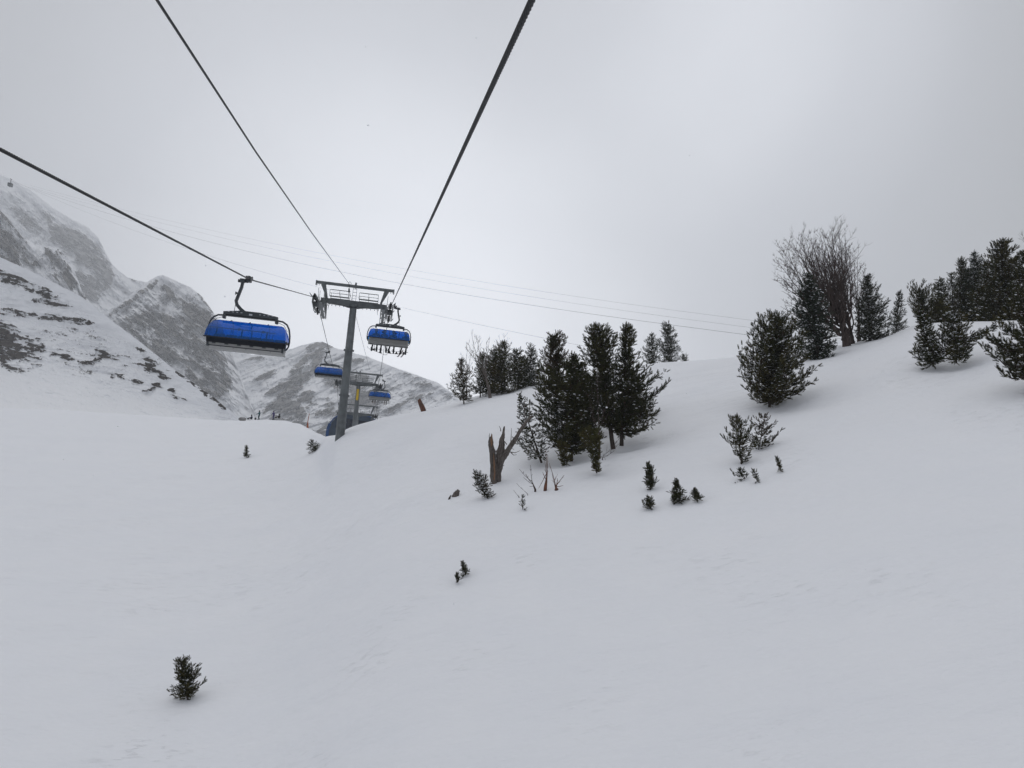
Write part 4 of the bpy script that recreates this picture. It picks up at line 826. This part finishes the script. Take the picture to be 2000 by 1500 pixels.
def chair_bar(root, down):
    mb = MB(); W = 1.35
    if down:                             # bar closed over the riders, foot rests hanging below the seat
        mb.tube([(-W, .46, -2.45), (W, .46, -2.45)], .022, 6)
        for i in range(6):
            x = -1.25 + i * .5; mb.tube([(x, .46, -2.45), (x, .52, -2.9), (x, .56, -3.42)], .017, 5); mb.tube([(x - .16, .56, -3.42), (x + .16, .56, -3.42)], .02, 5)
    else:
        mb.tube([(-W, .50, -2.14), (W, .50, -2.14)], .024, 6)
        for x in (-1.0, 0, 1.0): mb.beam((x, .44, -2.10), (x, .60, -2.62), .055, .05)
        for x in (-1.25, -.78, -.42, .42, .78, 1.25): mb.tube([(x, .5, -2.14), (x, .6, -2.58)], .012, 5)
    return mb.build('safety_bar', M_STEELD, root)
BUB = [(-.50, -2.56), (-.58, -2.30), (-.52, -2.02), (-.34, -1.82), (-.05, -1.74), (.30, -1.80), (.62, -2.0), (.82, -2.28), (.90, -2.55), (.90, -2.66)]
def make_chair(name, label, down, group=None):
    root = empty(name, (0, 0, 0)); tag(root, label, 'chairlift chair', group)
    mb = MB()                            # grip on the rope
    mb.box((0.02, 0, -.02), (.16, .42, .18), bevel=.03); mb.box((.0, .0, .08), (.10, .5, .07), bevel=.02)
    mb.disc((.40, 0, -.10), (1, 0, 0), .07, .08, 10); mb.tube([(.05, 0, -.10), (.40, 0, -.10)], .05, 8); mb.disc((.13, 0, .02), (1, 0, 0), .13, .05, 12)
    mb.beam((.0, -.22, .03), (-.05, -.62, .10), .05, .05, .02, .02); mb.disc((0, -.5, .14), (1, 0, 0), .07, .05, 10); mb.beam((0, .2, .03), (.02, .5, .02), .07, .06, .03, .03)
    mb.build('grip', M_STEELD, root)
    mb = MB()                            # hanger: rectangular section following the bend
    pts = [(.25, 0, -.06), (.28, 0, -.35), (.37, 0, -.70), (.43, 0, -.92), (.38, 0, -1.08), (.22, 0, -1.24), (.02, 0, -1.38)]
    for a, b in zip(pts[:-1], pts[1:]): mb.beam(a, (np.array(b) + (np.array(b) - np.array(a)) * .08), .11, .13)
    mb.box((.27, 0, -.08), (.20, .2, .16), bevel=.02); mb.beam((.34, 0, -.62), (.50, 0, -.60), .05, .07); mb.beam((.48, 0, -.55), (.48, 0, -.68), .03, .03); mb.tube([(.44, 0, -.95), (.46, 0, -1.34)], .01, 4)
    mb.build('hanger_arm', M_CHAIR, root)
    cx = -.20
    mb = MB(); mb.prism([(cx - 1.11, -1.40), (cx - .4, -1.30), (cx + .4, -1.30), (cx + 1.11, -1.40), (cx + 1.11, -1.57), (cx - 1.11, -1.57)], 'y', -.11, .11)
    mb.box((cx - 1.07, 0, -1.60), (.12, .26, .16), bevel=.02); mb.box((cx + 1.07, 0, -1.60), (.12, .26, .16), bevel=.02)
    o = mb.build('crossbeam', M_CHAIR, root)
    mb = MB()
    for s in (-1, 1):
        for k in range(4): mb.box((cx + s * (.38 + .17 * k), .0, -1.39), (.075, .235, .022))
    mb.build('slot', M_PLATE, o)
    mb = MB(); mb.box((cx, -.0, -1.43), (.13, .236, .065)); mb.build('number_plate', M_PLATE, o)
    mb = MB(); mb.prism([(cx - 1.0, -1.50), (cx + 1.0, -1.50), (cx + 1.0, -1.54), (cx - 1.0, -1.54)], 'y', -.116, .116); mb.build('damper', M_RUBBER, o)
    for s in (-1, 1):
        mb = MB(); pts = [(cx + s * 1.08, 0, -1.54), (cx + s * 1.32, 0, -1.56), (cx + s * 1.50, 0, -1.66), (cx + s * 1.61, 0, -1.84), (cx + s * 1.67, 0, -2.15), (cx + s * 1.68, 0, -2.5), (cx + s * 1.66, .02, -2.72), (cx + s * 1.58, .04, -2.90), (cx + s * 1.46, .05, -2.97)]
        mb.tube(pts, .036, 8); mb.tube([(cx + s * 1.10, -.05, -1.60), (cx + s * 1.38, -.05, -1.70), (cx + s * 1.55, -.04, -1.95)], .010, 5)
        mb.beam((cx + s * 1.62, -.30, -2.52), (cx + s * 1.62, .55, -2.56), .05, .06); mb.build('side_frame', M_CHAIR, root, smooth=True)
    # bubble
    n = len(BUB); V = []; F = []
    xs = [-1, -.97, -.90, -.6, -.3, 0, .3, .6, .90, .97, 1]
    for i, u in enumerate(xs):
        e = abs(u); sh = 0 if e <= .9 else (.035 if e < .98 else .13)
        for (y, z) in BUB:
            f = (z + 2.66) / .92; hw = 1.61 - .10 * f ** 2 - .10 * max(f, 0) ** 9
            V.append((cx + u * hw, y * (1 - sh) , z - sh * .8 * max(f, 0)))
    for i in range(len(xs) - 1):
        for j in range(n - 1): F.append((i * n + j, i * n + j + 1, (i + 1) * n + j + 1, (i + 1) * n + j))
    k = len(V)
    for i in (0, len(xs) - 1): F.append(tuple(i * n + j for j in range(n)))
    bub = mesh_np('bubble', V, F, M_BUBBLE, root, smooth=True); 
    try: bub.data.set_sharp_from_angle(angle=math.radians(55))
    except Exception: pass
    mb = MB()
    prof = [(y * 1.012, z + (.012 if z > -2.3 else 0)) for y, z in BUB]
    for x in (cx - .75, cx + .0, cx + .75): mb.tube([(x, y, z + .004) for y, z in prof[:6]], .014, 5)
    mb.tube([(cx - 1.60, .90, -2.67), (cx + 1.60, .90, -2.67)], .035, 6); mb.tube([(cx - 1.57, -.5, -2.57), (cx + 1.57, -.5, -2.57)], .025, 6)
    for s in (-1, 1): mb.tube([(cx + s * 1.6, .9, -2.67), (cx + s * 1.63, .2, -2.60), (cx + s * 1.6, -.5, -2.57)], .03, 6)
    mb.build('rim', M_RUBBER, bub)
    mb = MB()
    for s in (-1, 1): mb.disc((cx + s * .5, -.50, -2.02), (0, .55, .5), .085, .02, 12)
    mb.build('vent', M_RUBBER, bub)
    # seat row
    mb = MB(); mb.prism([(-.47, -2.42), (-.42, -2.40), (-.30, -2.92), (-.30, -3.04), (-.40, -3.0)], 'x', cx - 1.52, cx + 1.52)
    mb.prism([(-.34, -3.02), (.50, -2.82), (.58, -2.86), (.56, -3.02), (.10, -3.22), (-.28, -3.24)], 'x', cx - 1.52, cx + 1.52)
    shell = mb.build('seat_shell', M_SHELL, root)
    mb = MB(); mb.prism([(-.52, -2.66), (-.49, -2.66), (-.41, -2.97), (-.44, -2.97)], 'x', cx - 1.4, cx + 1.4); mb.build('back_panel', mat('back_panel_grey', (.20, .20, .195), .5, vary=.2, scale=4) if 'back_panel_grey' not in bpy.data.materials else bpy.data.materials['back_panel_grey'], shell)
    for i in range(6):
        x = cx - 1.25 + i * .5
        mb = MB(); mb.box((x, .10, -2.96), (.46, .80, .10), bevel=.04); mb.build('seat', M_CUSH, root, smooth=True)
        mb = MB(); mb.box((x, -.36, -2.62), (.46, .11, .52), rot=Matrix.Rotation(.18, 3, 'X'), bevel=.04); mb.build('backrest', M_CUSH, root, smooth=True)
    mb = MB(); mb.box((cx, .62, -2.76), (3.10, .04, .32), bevel=.015); mb.build('front_band', M_CUSH, root)
    mb = MB()
    mb.box((cx, .50, -3.07), (3.06, .04, .04)); mb.box((cx, -.33, -3.22), (3.06, .05, .05))
    for i in range(7): mb.beam((cx - 1.5 + i * .5, -.30, -3.25), (cx - 1.5 + i * .5, .50, -3.07), .025, .03)
    for i in range(6): mb.box((cx - 1.25 + i * .5, .56, -2.93), (.15, .10, .09))
    for s in (-1, 1): mb.box((cx + s * 1.50, .45, -3.02), (.09, .3, .22), bevel=.02)
    mb.build('seat_frame', M_CHAIR, root)
    chair_bar(root, down)
    gx = -.20
    sq = lambda z: z if z > -2.0 else -2.0 + (z + 2.0) * .77
    for ch in [c for c in root.children_recursive if c.type == 'MESH']:
        hang = ch.name.startswith('safety_bar') and down
        wide = not (ch.name.startswith('grip') or ch.name.startswith('hanger'))
        for v in ch.data.vertices:
            if wide: v.co.x = gx + (v.co.x - gx) * .95
            v.co.z = sq(v.co.z) if not hang or v.co.z > -2.95 else v.co.z + .20
    return root
c_left = make_chair('chairlift_chair', 'empty six seat chair with blue bubble hanging nearest on the left rope', False)
c_left.location = tuple(Lg); c_left.rotation_euler = (0, 0, RZ + math.pi)
g = P(643.5, 687.5, 86); c2 = copy_tree(c_left); c2.location = tuple(g); tag(c2, 'far empty chair with blue bubble just left of the near tower pole')
c_right = make_chair('chairlift_chair', 'occupied blue bubble chair beside the near tower, riders\' legs and boards hanging below', True)
GR = P(771, 600, 57); c_right.location = tuple(GR); c_right.rotation_euler = (0, 0, RZ)
c4 = copy_tree(c_right); G4 = P(747.5, 743, 112); c4.location = tuple(G4); tag(c4, 'smallest occupied blue bubble chair by the middle tower with the yellow plate')
for o in (c_left, c2, c_right, c4): o['group'] = 'blue bubble chairs on the lift'

# ------------------------------------------------------------------ people
CLOTH = {}
def cloth(n, c):
    if n not in CLOTH: CLOTH[n] = mat(n, c, .8, vary=.3, scale=9)
    return CLOTH[n]
M_SKIN = mat('skin', (.45, .28, .2), .6, vary=.1)
def skin_mesh(name, J, E, rad, m, parent, root=0, sub=1):
    me = bpy.data.meshes.new(name); me.from_pydata([tuple(p) for p in J], E, []); ob = bpy.data.objects.new(name, me); COL.objects.link(ob)
    ob.modifiers.new('s', 'SKIN'); su = ob.modifiers.new('u', 'SUBSURF'); su.levels = sub; su.render_levels = sub
    for i, v in enumerate(me.skin_vertices[0].data):
        rr = rad[i]; v.radius = (rr, rr) if np.isscalar(rr) else rr; v.use_root = (i == root)
    dg = bpy.context.evaluated_depsgraph_get(); dg.update()
    nm = bpy.data.meshes.new_from_object(ob.evaluated_get(dg)); bpy.data.objects.remove(ob); bpy.data.meshes.remove(me)
    o = bpy.data.objects.new(name, nm); nm.name = name; COL.objects.link(o); nm.materials.clear(); nm.materials.append(m)
    for p in nm.polygons: p.use_smooth = True
    if parent: o.parent = parent
    return o
def person(label, loc, rz, pose, jacket, trousers, helmet, group=None, knees=None, boots=True):
    """pose: dict of joints in local metres, +Y is the way the person faces"""
    root = empty('person', loc, rz); tag(root, label, 'person', group); p = pose
    J = [p['pelvis'], p['chest'], p['neck'], p['head'], p['shL'], p['elL'], p['haL'], p['shR'], p['elR'], p['haR'], p['hiL'], p['knL'], p['anL'], p['toL'], p['hiR'], p['knR'], p['anR'], p['toR']]
    E = [(0, 1), (1, 2), (2, 3), (1, 4), (4, 5), (5, 6), (1, 7), (7, 8), (8, 9), (0, 10), (10, 11), (11, 12), (12, 13), (0, 14), (14, 15), (15, 16), (16, 17)]
    rad = [(.16, .13), (.18, .13), .06, .095, .075, .055, .045, .075, .055, .045, .10, .075, .055, .05, .10, .075, .055, .05]
    skin_mesh('body', J, E, rad, trousers, root)
    JJ = [np.array(x, float) for x in J]; pel = JJ[0] + (JJ[1] - JJ[0]) * .15
    skin_mesh('jacket', [pel, JJ[1], JJ[1] + (JJ[2] - JJ[1]) * .6, JJ[4], JJ[5], JJ[6] * .85 + JJ[5] * .15, JJ[7], JJ[8], JJ[9] * .85 + JJ[8] * .15], [(0, 1), (1, 2), (1, 3), (3, 4), (4, 5), (1, 6), (6, 7), (7, 8)], [(.19, .16), (.215, .16), .09, .095, .075, .06, .095, .075, .06], jacket, root)
    mb = MB(); mb.sphere(JJ[3] + np.array([0, -.01, .035]), .135, (1, 1.1, 1), 12); mb.build('helmet', helmet, root, smooth=True)
    mb = MB(); mb.sphere(JJ[3] + np.array([0, .06, -.03]), .10, (.85, .8, 1.05), 10); mb.beam(JJ[3] + np.array([0, .13, -.01]), JJ[3] + np.array([0, .16, -.05]), .03, .03); mb.build('face', M_SKIN, root, smooth=True)
    mb = MB(); mb.box(JJ[3] + np.array([0, .125, .02]), (.17, .05, .075), bevel=.02); mb.build('goggles', M_RUBBER, root)
    for a, b in (('haL', 'elL'), ('haR', 'elR')):
        h = np.array(p[a], float); dd = h - np.array(p[b], float); dd /= np.linalg.norm(dd); mb = MB(); mb.sphere(h + dd * .03, .06, (1, 1, 1.1), 8)
        sx = np.cross(dd, [0, 0, 1.0]) + 1e-3; sx /= np.linalg.norm(sx)
        for k in range(4): mb.tube([h + dd * .05 + sx * (.035 * (k - 1.5)), h + dd * .12 + sx * (.03 * (k - 1.5)), h + dd * (.15 - .01 * abs(k - 1)) + sx * .026 * (k - 1.5) + np.array([0, 0, -.03])], [.017, .016, .012], 5)
        mb.tube([h + sx * .05, h + sx * .08 + dd * .06], [.018, .013], 5); mb.build('glove', M_RUBBER, root, smooth=True)
    for a, k in (('anL', 'toL'), ('anR', 'toR')):
        A, T = np.array(p[a], float), np.array(p[k], float); mb = MB(); mb.tube([A + np.array([0, 0, .16]), A, A + np.array([0, 0, -.05])], [.075, .075, .07], 8); mb.beam(A + np.array([0, -.04, -.06]) * 1.0, T + np.array([0, 0, -.03]), .11, .12, .10, .08); mb.build('boot', M_STEELD, root)
    return root
BLK = cloth('black_cloth', (.015, .015, .018)); TEAL = cloth('teal_cloth', (.01, .11, .12)); PUR = cloth('purple_cloth', (.035, .02, .14)); GRY = cloth('grey_cloth', (.05, .05, .055)); BRN = cloth('brown_cloth', (.05, .035, .03)); TAN = cloth('tan_cloth', (.16, .12, .09)); RED = cloth('dark_red_cloth', (.12, .02, .02)); NAV = cloth('navy_cloth', (.02, .03, .07))
def seated(x, dl=(0, 0), dr=(0, 0), knee=.46):
    z = -2.64
    return dict(pelvis=(x, -.10, z), chest=(x, -.18, z + .42), neck=(x, -.18, z + .58), head=(x, -.16, z + .72), shL=(x - .19, -.17, z + .46), elL=(x - .25, .05, z + .22), haL=(x - .16, .30, z + .22), shR=(x + .19, -.17, z + .46), elR=(x + .25, .05, z + .22), haR=(x + .16, .30, z + .22),
                hiL=(x - .10, -.06, z - .02), knL=(x - .14, knee, z), anL=(x - .14 + dl[0], knee + .02 + dl[1], z - .60), toL=(x - .16 + dl[0], knee + .20 + dl[1], z - .68), hiR=(x + .10, -.06, z - .02), knR=(x + .14, knee, z), anR=(x + .14 + dr[0], knee + .02 + dr[1], z - .60), toR=(x + .16 + dr[0], knee + .20 + dr[1], z - .68))
def board(name, label, c, ax, L, w, loc, rz, m, tip=.12, cat='snowboard'):
    ax = np.array(ax, float); ax /= np.linalg.norm(ax); up = np.array([0, 0, 1.0]) - ax * ax[2]; up /= np.linalg.norm(up); sd_ = np.cross(up, ax)
    n = 15; t = np.linspace(-1, 1, n); V = []; F = []
    for i in range(n):
        e = max(0, abs(t[i]) - .78) / .22; ww = w * (1 - .12 * math.cos(t[i] * math.pi / 1.6)) * math.sqrt(max(1 - e ** 2.2, .02)) / 2; lift = tip * e ** 1.5
        for s in (-1, 1):
            for h in (0, .018): V.append(np.array(c) + ax * (t[i] * L / 2) + sd_ * s * ww + up * (lift + h))
    for i in range(n - 1):
        a, b = i * 4, i * 4 + 4; F += [(a, a + 2, b + 2, b), (a + 1, b + 1, b + 3, a + 3), (a, b, b + 1, a + 1), (a + 2, a + 3, b + 3, b + 2)]
    F += [(0, 1, 3, 2), ((n - 1) * 4, (n - 1) * 4 + 2, (n - 1) * 4 + 3, (n - 1) * 4 + 1)]
    root = empty(name, loc, rz); tag(root, label, cat)
    o = mesh_np('deck' if cat == 'snowboard' else 'ski_body', V, F, m, root)
    mb = MB()
    for s in ((-1, 1) if cat == 'snowboard' else (0,)):
        mb.box(np.array(c) + ax * s * .26 + up * .05, (.22, .12, .07), bevel=.02); mb.beam(np.array(c) + ax * s * .26 + up * .05, np.array(c) + ax * s * .26 + up * .20, .1, .05)
    mb.build('binding', M_RUBBER, root); return root
M_BOARD = mat('board_topsheet', (.14, .13, .12), .4, base2=(.30, .29, .27), scale=4)
M_SKI = mat('ski_topsheet', (.12, .06, .05), .4, base2=(.28, .26, .25), scale=4)
gp = 'riders on the occupied chairs'
person('rider in black trousers at the left end of the occupied chair by the near tower', GR, RZ, seated(-1.15, (-.08, -.1), (.0, .0)), GRY, BLK, BLK, gp)
person('rider in grey trousers second from the left on the occupied chair by the near tower', GR, RZ, seated(-.55, (-.02, .02), (.10, -.1)), NAV, GRY, BLK, gp)
person('rider in dark trousers in the middle right of the occupied chair by the near tower', GR, RZ, seated(.12, (-.10, 0), (-.02, 0)), RED, BLK, BLK, gp)
person('skier in brown trousers at the right end of the occupied chair by the near tower', GR, RZ, seated(1.02, (-.12, 0), (-.02, .05)), TAN, BRN, BLK, gp)
z = -3.38
board('snowboard', 'long snowboard slanting down to the right under the left riders of the near occupied chair', (-.98, .62, z - .02), (1, -.12, -.30), 1.62, .28, GR, RZ, M_BOARD)
board('snowboard', 'level snowboard under the middle rider of the near occupied chair', (.22, .62, z - .04), (1, .15, .02), 1.25, .27, GR, RZ, M_BOARD)
for sx, lb in ((.80, 'left ski hanging tip away under the rightmost rider of the near occupied chair'), (1.05, 'right ski hanging tip away under the rightmost rider of the near occupied chair')):
    board('ski', lb, (sx - .05, .55, z - .02), (.28, .92, .42), 1.7, .10, GR, RZ, M_SKI, tip=.1, cat='ski')
person('skier at the left of the far occupied chair by the middle tower', G4, RZ, seated(-.95), BLK, BLK, BLK, gp)
person('skier at the right of the far occupied chair by the middle tower', G4, RZ, seated(.70), NAV, BLK, BLK, gp)
for k, sx in enumerate((-1.1, -.8, .55, .85)):
    board('ski', ['outer left', 'inner left', 'inner right', 'outer right'][k] + ' ski under the far occupied chair by the middle tower', (sx, .6, z - .02), (.05, .95, -.12), 1.7, .09, G4, RZ, M_SKI, cat='ski')
def standing(lean=0, arm=(0, .45, 1.0), arm2=None, bend=.05):
    a2 = arm2 or (-arm[0], arm[1] * .6, arm[2])
    return dict(pelvis=(0, 0, .95), chest=(0, lean * .5, 1.32), neck=(0, lean * .9, 1.50), head=(0, lean + .02, 1.64), shL=(-.2, lean * .6, 1.38), elL=(-.28, lean + .1, 1.14), haL=a2, shR=(.2, lean * .6, 1.38), elR=(.28, lean + .1, 1.14), haR=arm,
                hiL=(-.1, 0, .9), knL=(-.13, bend * 2, .5), anL=(-.15, 0, .12), toL=(-.16, .17, .05), hiR=(.1, 0, .9), knR=(.13, bend * 2, .5), anR=(.15, 0, .12), toR=(.16, .17, .05))
def sitting():
    return dict(pelvis=(0, 0, .18), chest=(0, .05, .55), neck=(0, .08, .72), head=(0, .10, .86), shL=(-.2, .04, .60), elL=(-.26, .15, .38), haL=(-.2, .38, .35), shR=(.2, .04, .60), elR=(.26, .15, .38), haR=(.2, .38, .35),
                hiL=(-.1, .05, .15), knL=(-.15, .45, .42), anL=(-.16, .80, .12), toL=(-.17, .95, .16), hiR=(.1, .05, .15), knR=(.15, .45, .42), anR=(.16, .80, .12), toR=(.17, .95, .16))
def on_crest(px, py, d=151):
    p = P(px, py, d); return p
gs = 'people resting on the far snow rise'
person('person in a teal jacket standing with one arm forward on the far rise', on_crest(505.5, 819.5), math.radians(80), standing(.02, (.22, .5, 1.12), (-.22, .45, 1.05)), TEAL, cloth('dark_teal_cloth', (.02, .07, .08)), BLK, gs)
person('person in dark clothes sitting on the snow left of the one in teal', on_crest(491.5, 820), math.radians(78), sitting(), NAV, BLK, BLK, gs)
person('person in purple standing bent slightly forward right of the one in teal', on_crest(534, 820), math.radians(70), standing(.10, (.25, .35, 1.0), (-.2, .4, .95)), PUR, PUR, cloth('dark_purple_cloth', (.03, .015, .06)), gs)
person('person in black sitting on the snow right of the one in purple', on_crest(545.5, 818), math.radians(75), sitting(), BLK, BRN, BLK, gs)
mb = MB(); mb.box((0, 0, .22), (.32, .22, .42), bevel=.09); mb.box((0, -.13, .18), (.22, .08, .25), bevel=.03); o = mb.build('backpack', BLK, smooth=True); o.location = tuple(on_crest(498.5, 820)); tag(o, 'small dark backpack on the snow between the sitting and the teal person', 'backpack')
mb = MB(); r = np.random.default_rng(3)
bm = bmesh.new(); bmesh.ops.create_icosphere(bm, subdivisions=3, radius=1)
V = np.array([v.co[:] for v in bm.verts]); F = [tuple(v.index for v in f.verts) for f in bm.faces]; bm.free()
V = V * (1 + .5 * (fbm(V[:, 0] * 1.6 + 5, V[:, 1] * 1.6, V[:, 2] * 1.6, oct=3, seed=4)[:, None] - .5)) * np.array([.75, .5, .42])
M_ROCK = mat('grey_rock', (.10, .09, .08), .9, base2=(.28, .28, .28), scale=1.6, bump=.05, bscale=4)
o = mesh_np('boulder', V, F, M_ROCK); o.location = tuple(on_crest(473.5, 819)); tag(o, 'snow flecked grey boulder on the far rise left of the resting people', 'boulder')
root = empty('marker_pole', P(598, 837, 136), 0); tag(root, 'leaning orange marker pole with a strip of orange netting at the snow edge', 'marker pole')
mb = MB(); mb.tube([(0, 0, -.6), (.28, 0, 2.7)], .06, 8); mb.build('pole', cloth('dark_orange_paint', (.35, .08, .03)), root)
mb = MB(); mb.prism([(.05, .0), (.16, 1.9), (.24, 1.2), (.42, .05)], 'y', -.01, .01); mb.build('netting', M_ORANGE, root)

# ------------------------------------------------------------------ top station
def station():
    c = P(694, 817, 146); root = empty('lift_station', c, RZ); tag(root, 'dark rounded top station of the chairlift behind the snow crest', 'lift station')
    z0 = -9.0
    prof = [(-4.9, z0), (-4.9, -2.6), (-4.6, -1.4), (-4.0, -.4), (-3.1, .35), (-2.0, .8), (1.5, .8), (3.0, .45), (3.9, -.2), (4.6, -.9), (4.9, -2.0), (4.9, z0)]
    mb = MB(); mb.prism([(x * .97, z - .06) for x, z in prof], 'y', .6, 14); mb.build('hull', M_CANOPY, root, smooth=False)
    mb = MB()
    for (a, b) in zip(prof[:-1], prof[1:]):
        mb.beam((a[0], .35, a[1]), (b[0], .35, b[1]), .55, .22)
    mb.build('rim', M_NAVY, root)
    mb = MB(); mb.prism([(-1.6, -4.5), (-1.6, -.15), (4.1, -.55), (4.4, -4.5)], 'y', .50, .58); mb.build('window', M_GLASS, root)
    mb = MB(); mb.prism([(-4.4, -4.6), (-4.4, -2.4), (-3.9, -1.2), (-2.9, -.5), (-1.9, -.2), (-1.9, -4.6)], 'y', .50, .585); mb.build('side_panel', M_CANOPY, root)
    mb = MB(); mb.disc((-3.0, .45, -1.9), (0, 1, 0), .55, .16, 18); mb.box((-2.5, .2, -2.7), (1.0, .5, .8), bevel=.05); mb.build('machine_wheel', M_STEELD, root)
    mb = MB(); mb.box((-2.7, -.2, -2.95), (.9, .5, .45), bevel=.05); mb.build('orange_buffer', M_ORANGE, root)
    mb = MB()
    for k in range(7): mb.box((-1.2 + k * .85, .48, -2.3), (.06, .05, 3.6))
    mb.build('mullion', M_STEELD, root)
    mb = MB()
    for x in (3.6, 3.9, 4.3): mb.tube([(x, -1.5, -4), (x - .2, -1.5, 1.2)], .04, 5)
    mb.build('guide_rail', M_STEEL, root)
    return root
station()

# ------------------------------------------------------------------ aerial tram and its cables
zc = lambda px: 1.0 / np.interp(px, [20, 1800], [1 / 620, 1 / 190])
def tram_line(pts, r, label):
    xs, ys = zip(*pts); q = np.linspace(xs[0], xs[-1], 40)
    co = np.polyfit(xs, ys, 3); line('tram_cable', [P(x, np.polyval(co, x), zc(x)) for x in q], r, label, m=M_ROPE)
tram_line([(22, 350), (120, 390), (360, 468), (520, 498), (679, 526), (816, 560), (1044, 597), (1272, 631), (1477, 658), (1800, 698)], .040, 'darkest and lowest of the long tram cables that reach the bushy pine on the right')
tram_line([(26, 352), (94, 384), (200, 427), (347, 482), (480, 521), (616, 557), (793, 602), (930, 634), (1141, 677), (1400, 728)], .030, 'tram cable that drops behind the near tower and ends behind the big clump of pines')
tram_line([(60, 360), (200, 402), (440, 458), (645, 497), (930, 545), (1215, 594), (1477, 628), (1800, 664)], .022, 'uppermost faint tram cable across the sky')
tram_line([(60, 364), (200, 408), (440, 466), (673, 514), (930, 562), (1215, 606), (1477, 642), (1800, 680)], .022, 'faint tram cable just below the uppermost one')
tp = P(20, 361, 612); root = empty('tram_cabin', tp, math.radians(12)); tag(root, 'small boxy tram cabin high at the left edge, pale in the cloud', 'cable car')
mb = MB(); mb.box((0, 0, 0), (2.9, 3.6, 3.0), bevel=.35); mb.build('cabin_body', M_STEEL, root)
mb = MB(); mb.box((0, 0, .35), (2.94, 3.0, 1.1), bevel=.1); mb.box((0, 0, .35), (2.3, 3.64, 1.1), bevel=.1); mb.build('window', M_GLASS, root)
mb = MB(); mb.beam((0, 0, 1.4), (.1, 0, 4.6), .3, .3); mb.box((.1, 0, 4.7), (.4, 2.6, .35), bevel=.05); mb.build('hanger', M_STEELD, root)

# ------------------------------------------------------------------ ground mesh
def build_ground():
    a1 = np.radians(np.arange(-41, 41.01, .09)); a0 = np.radians(np.concatenate([np.arange(-180, -41, 4.0)])); a2 = np.radians(np.arange(45, 180, 4.0))
    az = np.concatenate([a0, a1, a2, [math.pi]])
    rr = np.concatenate([[.0, 2, 4, 5.5], 7 * 1.0105 ** np.arange(0, 400)]); rr = rr[rr < 420]; rr = np.concatenate([rr, [500, 650, 900, 1300, 1900, 2600]])
    A, R = np.meshgrid(az, rr, indexing='ij'); X, Y = R * np.sin(A), R * np.cos(A); Z = ground_z(X, Y)
    zf = -75 + 0 * Z; Z = np.where(Z < -20, -20 - 55 * (1 - np.exp((Z + 20) / 55.0)), Z)
    for (wx, wy, wr, wd) in WELLS:
        d2 = ((X - wx) ** 2 + (Y - wy) ** 2) / wr ** 2; Z -= wd * np.exp(-d2)
    V = np.stack([X, Y, Z], -1).reshape(-1, 3); na, nr = A.shape; idx = np.arange(na * nr).reshape(na, nr)
    F = np.stack([idx[:-1, :-1], idx[:-1, 1:], idx[1:, 1:], idx[1:, :-1]], -1).reshape(-1, 4)[:, ::-1]
    o = mesh_np('ground', V, F, M_SNOW, smooth=True); tag(o, 'wide wind packed snow slope', None, kind='structure')
    return o
for o in list(bpy.data.objects):
    if o.name.startswith('pine_tree') and o.type == 'EMPTY' and math.hypot(o.location.x, o.location.y) < 60:
        WELLS.append((o.location.x + .5, o.location.y - .2, 1.3, .24))
for o in list(bpy.data.objects):
    if o.name.startswith('young_pine') and o.type == 'EMPTY': WELLS.append((o.location.x + .12, o.location.y - .1, .42, .07))
for (px, py) in ((1300, 835), (1290, 850), (1850, 725), (1930, 735), (1620, 780), (1530, 795)):
    p, d = hit(px, py)
    if p is not None: WELLS.append((p[0], p[1], 1.8, .16))
g = build_ground()
if g.data.polygons[1000].normal.z < 0: g.data.flip_normals()

def falling_snow():
    r = np.random.default_rng(11); n = 70; mb = MB()
    for i in range(n):
        d = r.uniform(2.5, 14); p = P(r.uniform(0, 2000), r.uniform(0, 1500), d); mb.sphere(p, r.uniform(.0012, .0030) * (1 + d * .12), (1, 1, r.uniform(.6, 1)), 6)
    o = mb.build('falling_snow', M_SNOWCAP, smooth=True); tag(o, 'sparse snowflakes drifting in the air', None, kind='stuff')
falling_snow()

bpy.context.view_layer.update()
lo = np.array([1e9] * 3); hi = -lo
for o in bpy.data.objects:
    if o.type == 'MESH':
        m4 = np.array(o.matrix_world); bb = np.array([list(c) + [1] for c in o.bound_box]) @ m4.T
        lo = np.minimum(lo, bb[:, :3].min(0)); hi = np.maximum(hi, bb[:, :3].max(0))
def build_haze():
    mb = MB(); mb.box(tuple((lo + hi) / 2), tuple(hi - lo + 4.0))
    hm = bpy.data.materials.new('haze_air'); hm.use_nodes = True; t = hm.node_tree; t.nodes.clear()
    o = N(t, 'ShaderNodeOutputMaterial'); pv = N(t, 'ShaderNodeVolumePrincipled'); pv.inputs['Color'].default_value = (.93, .95, .98, 1)
    pv.inputs['Density'].default_value = HAZE_DENSITY; pv.inputs['Anisotropy'].default_value = .55
    t.links.new(pv.outputs[0], o.inputs['Volume'])
    ob = mb.build('haze', hm); tag(ob, 'pale blowing snow haze filling the air', None, kind='stuff'); ob.display_type = 'WIRE'; return ob
build_haze()
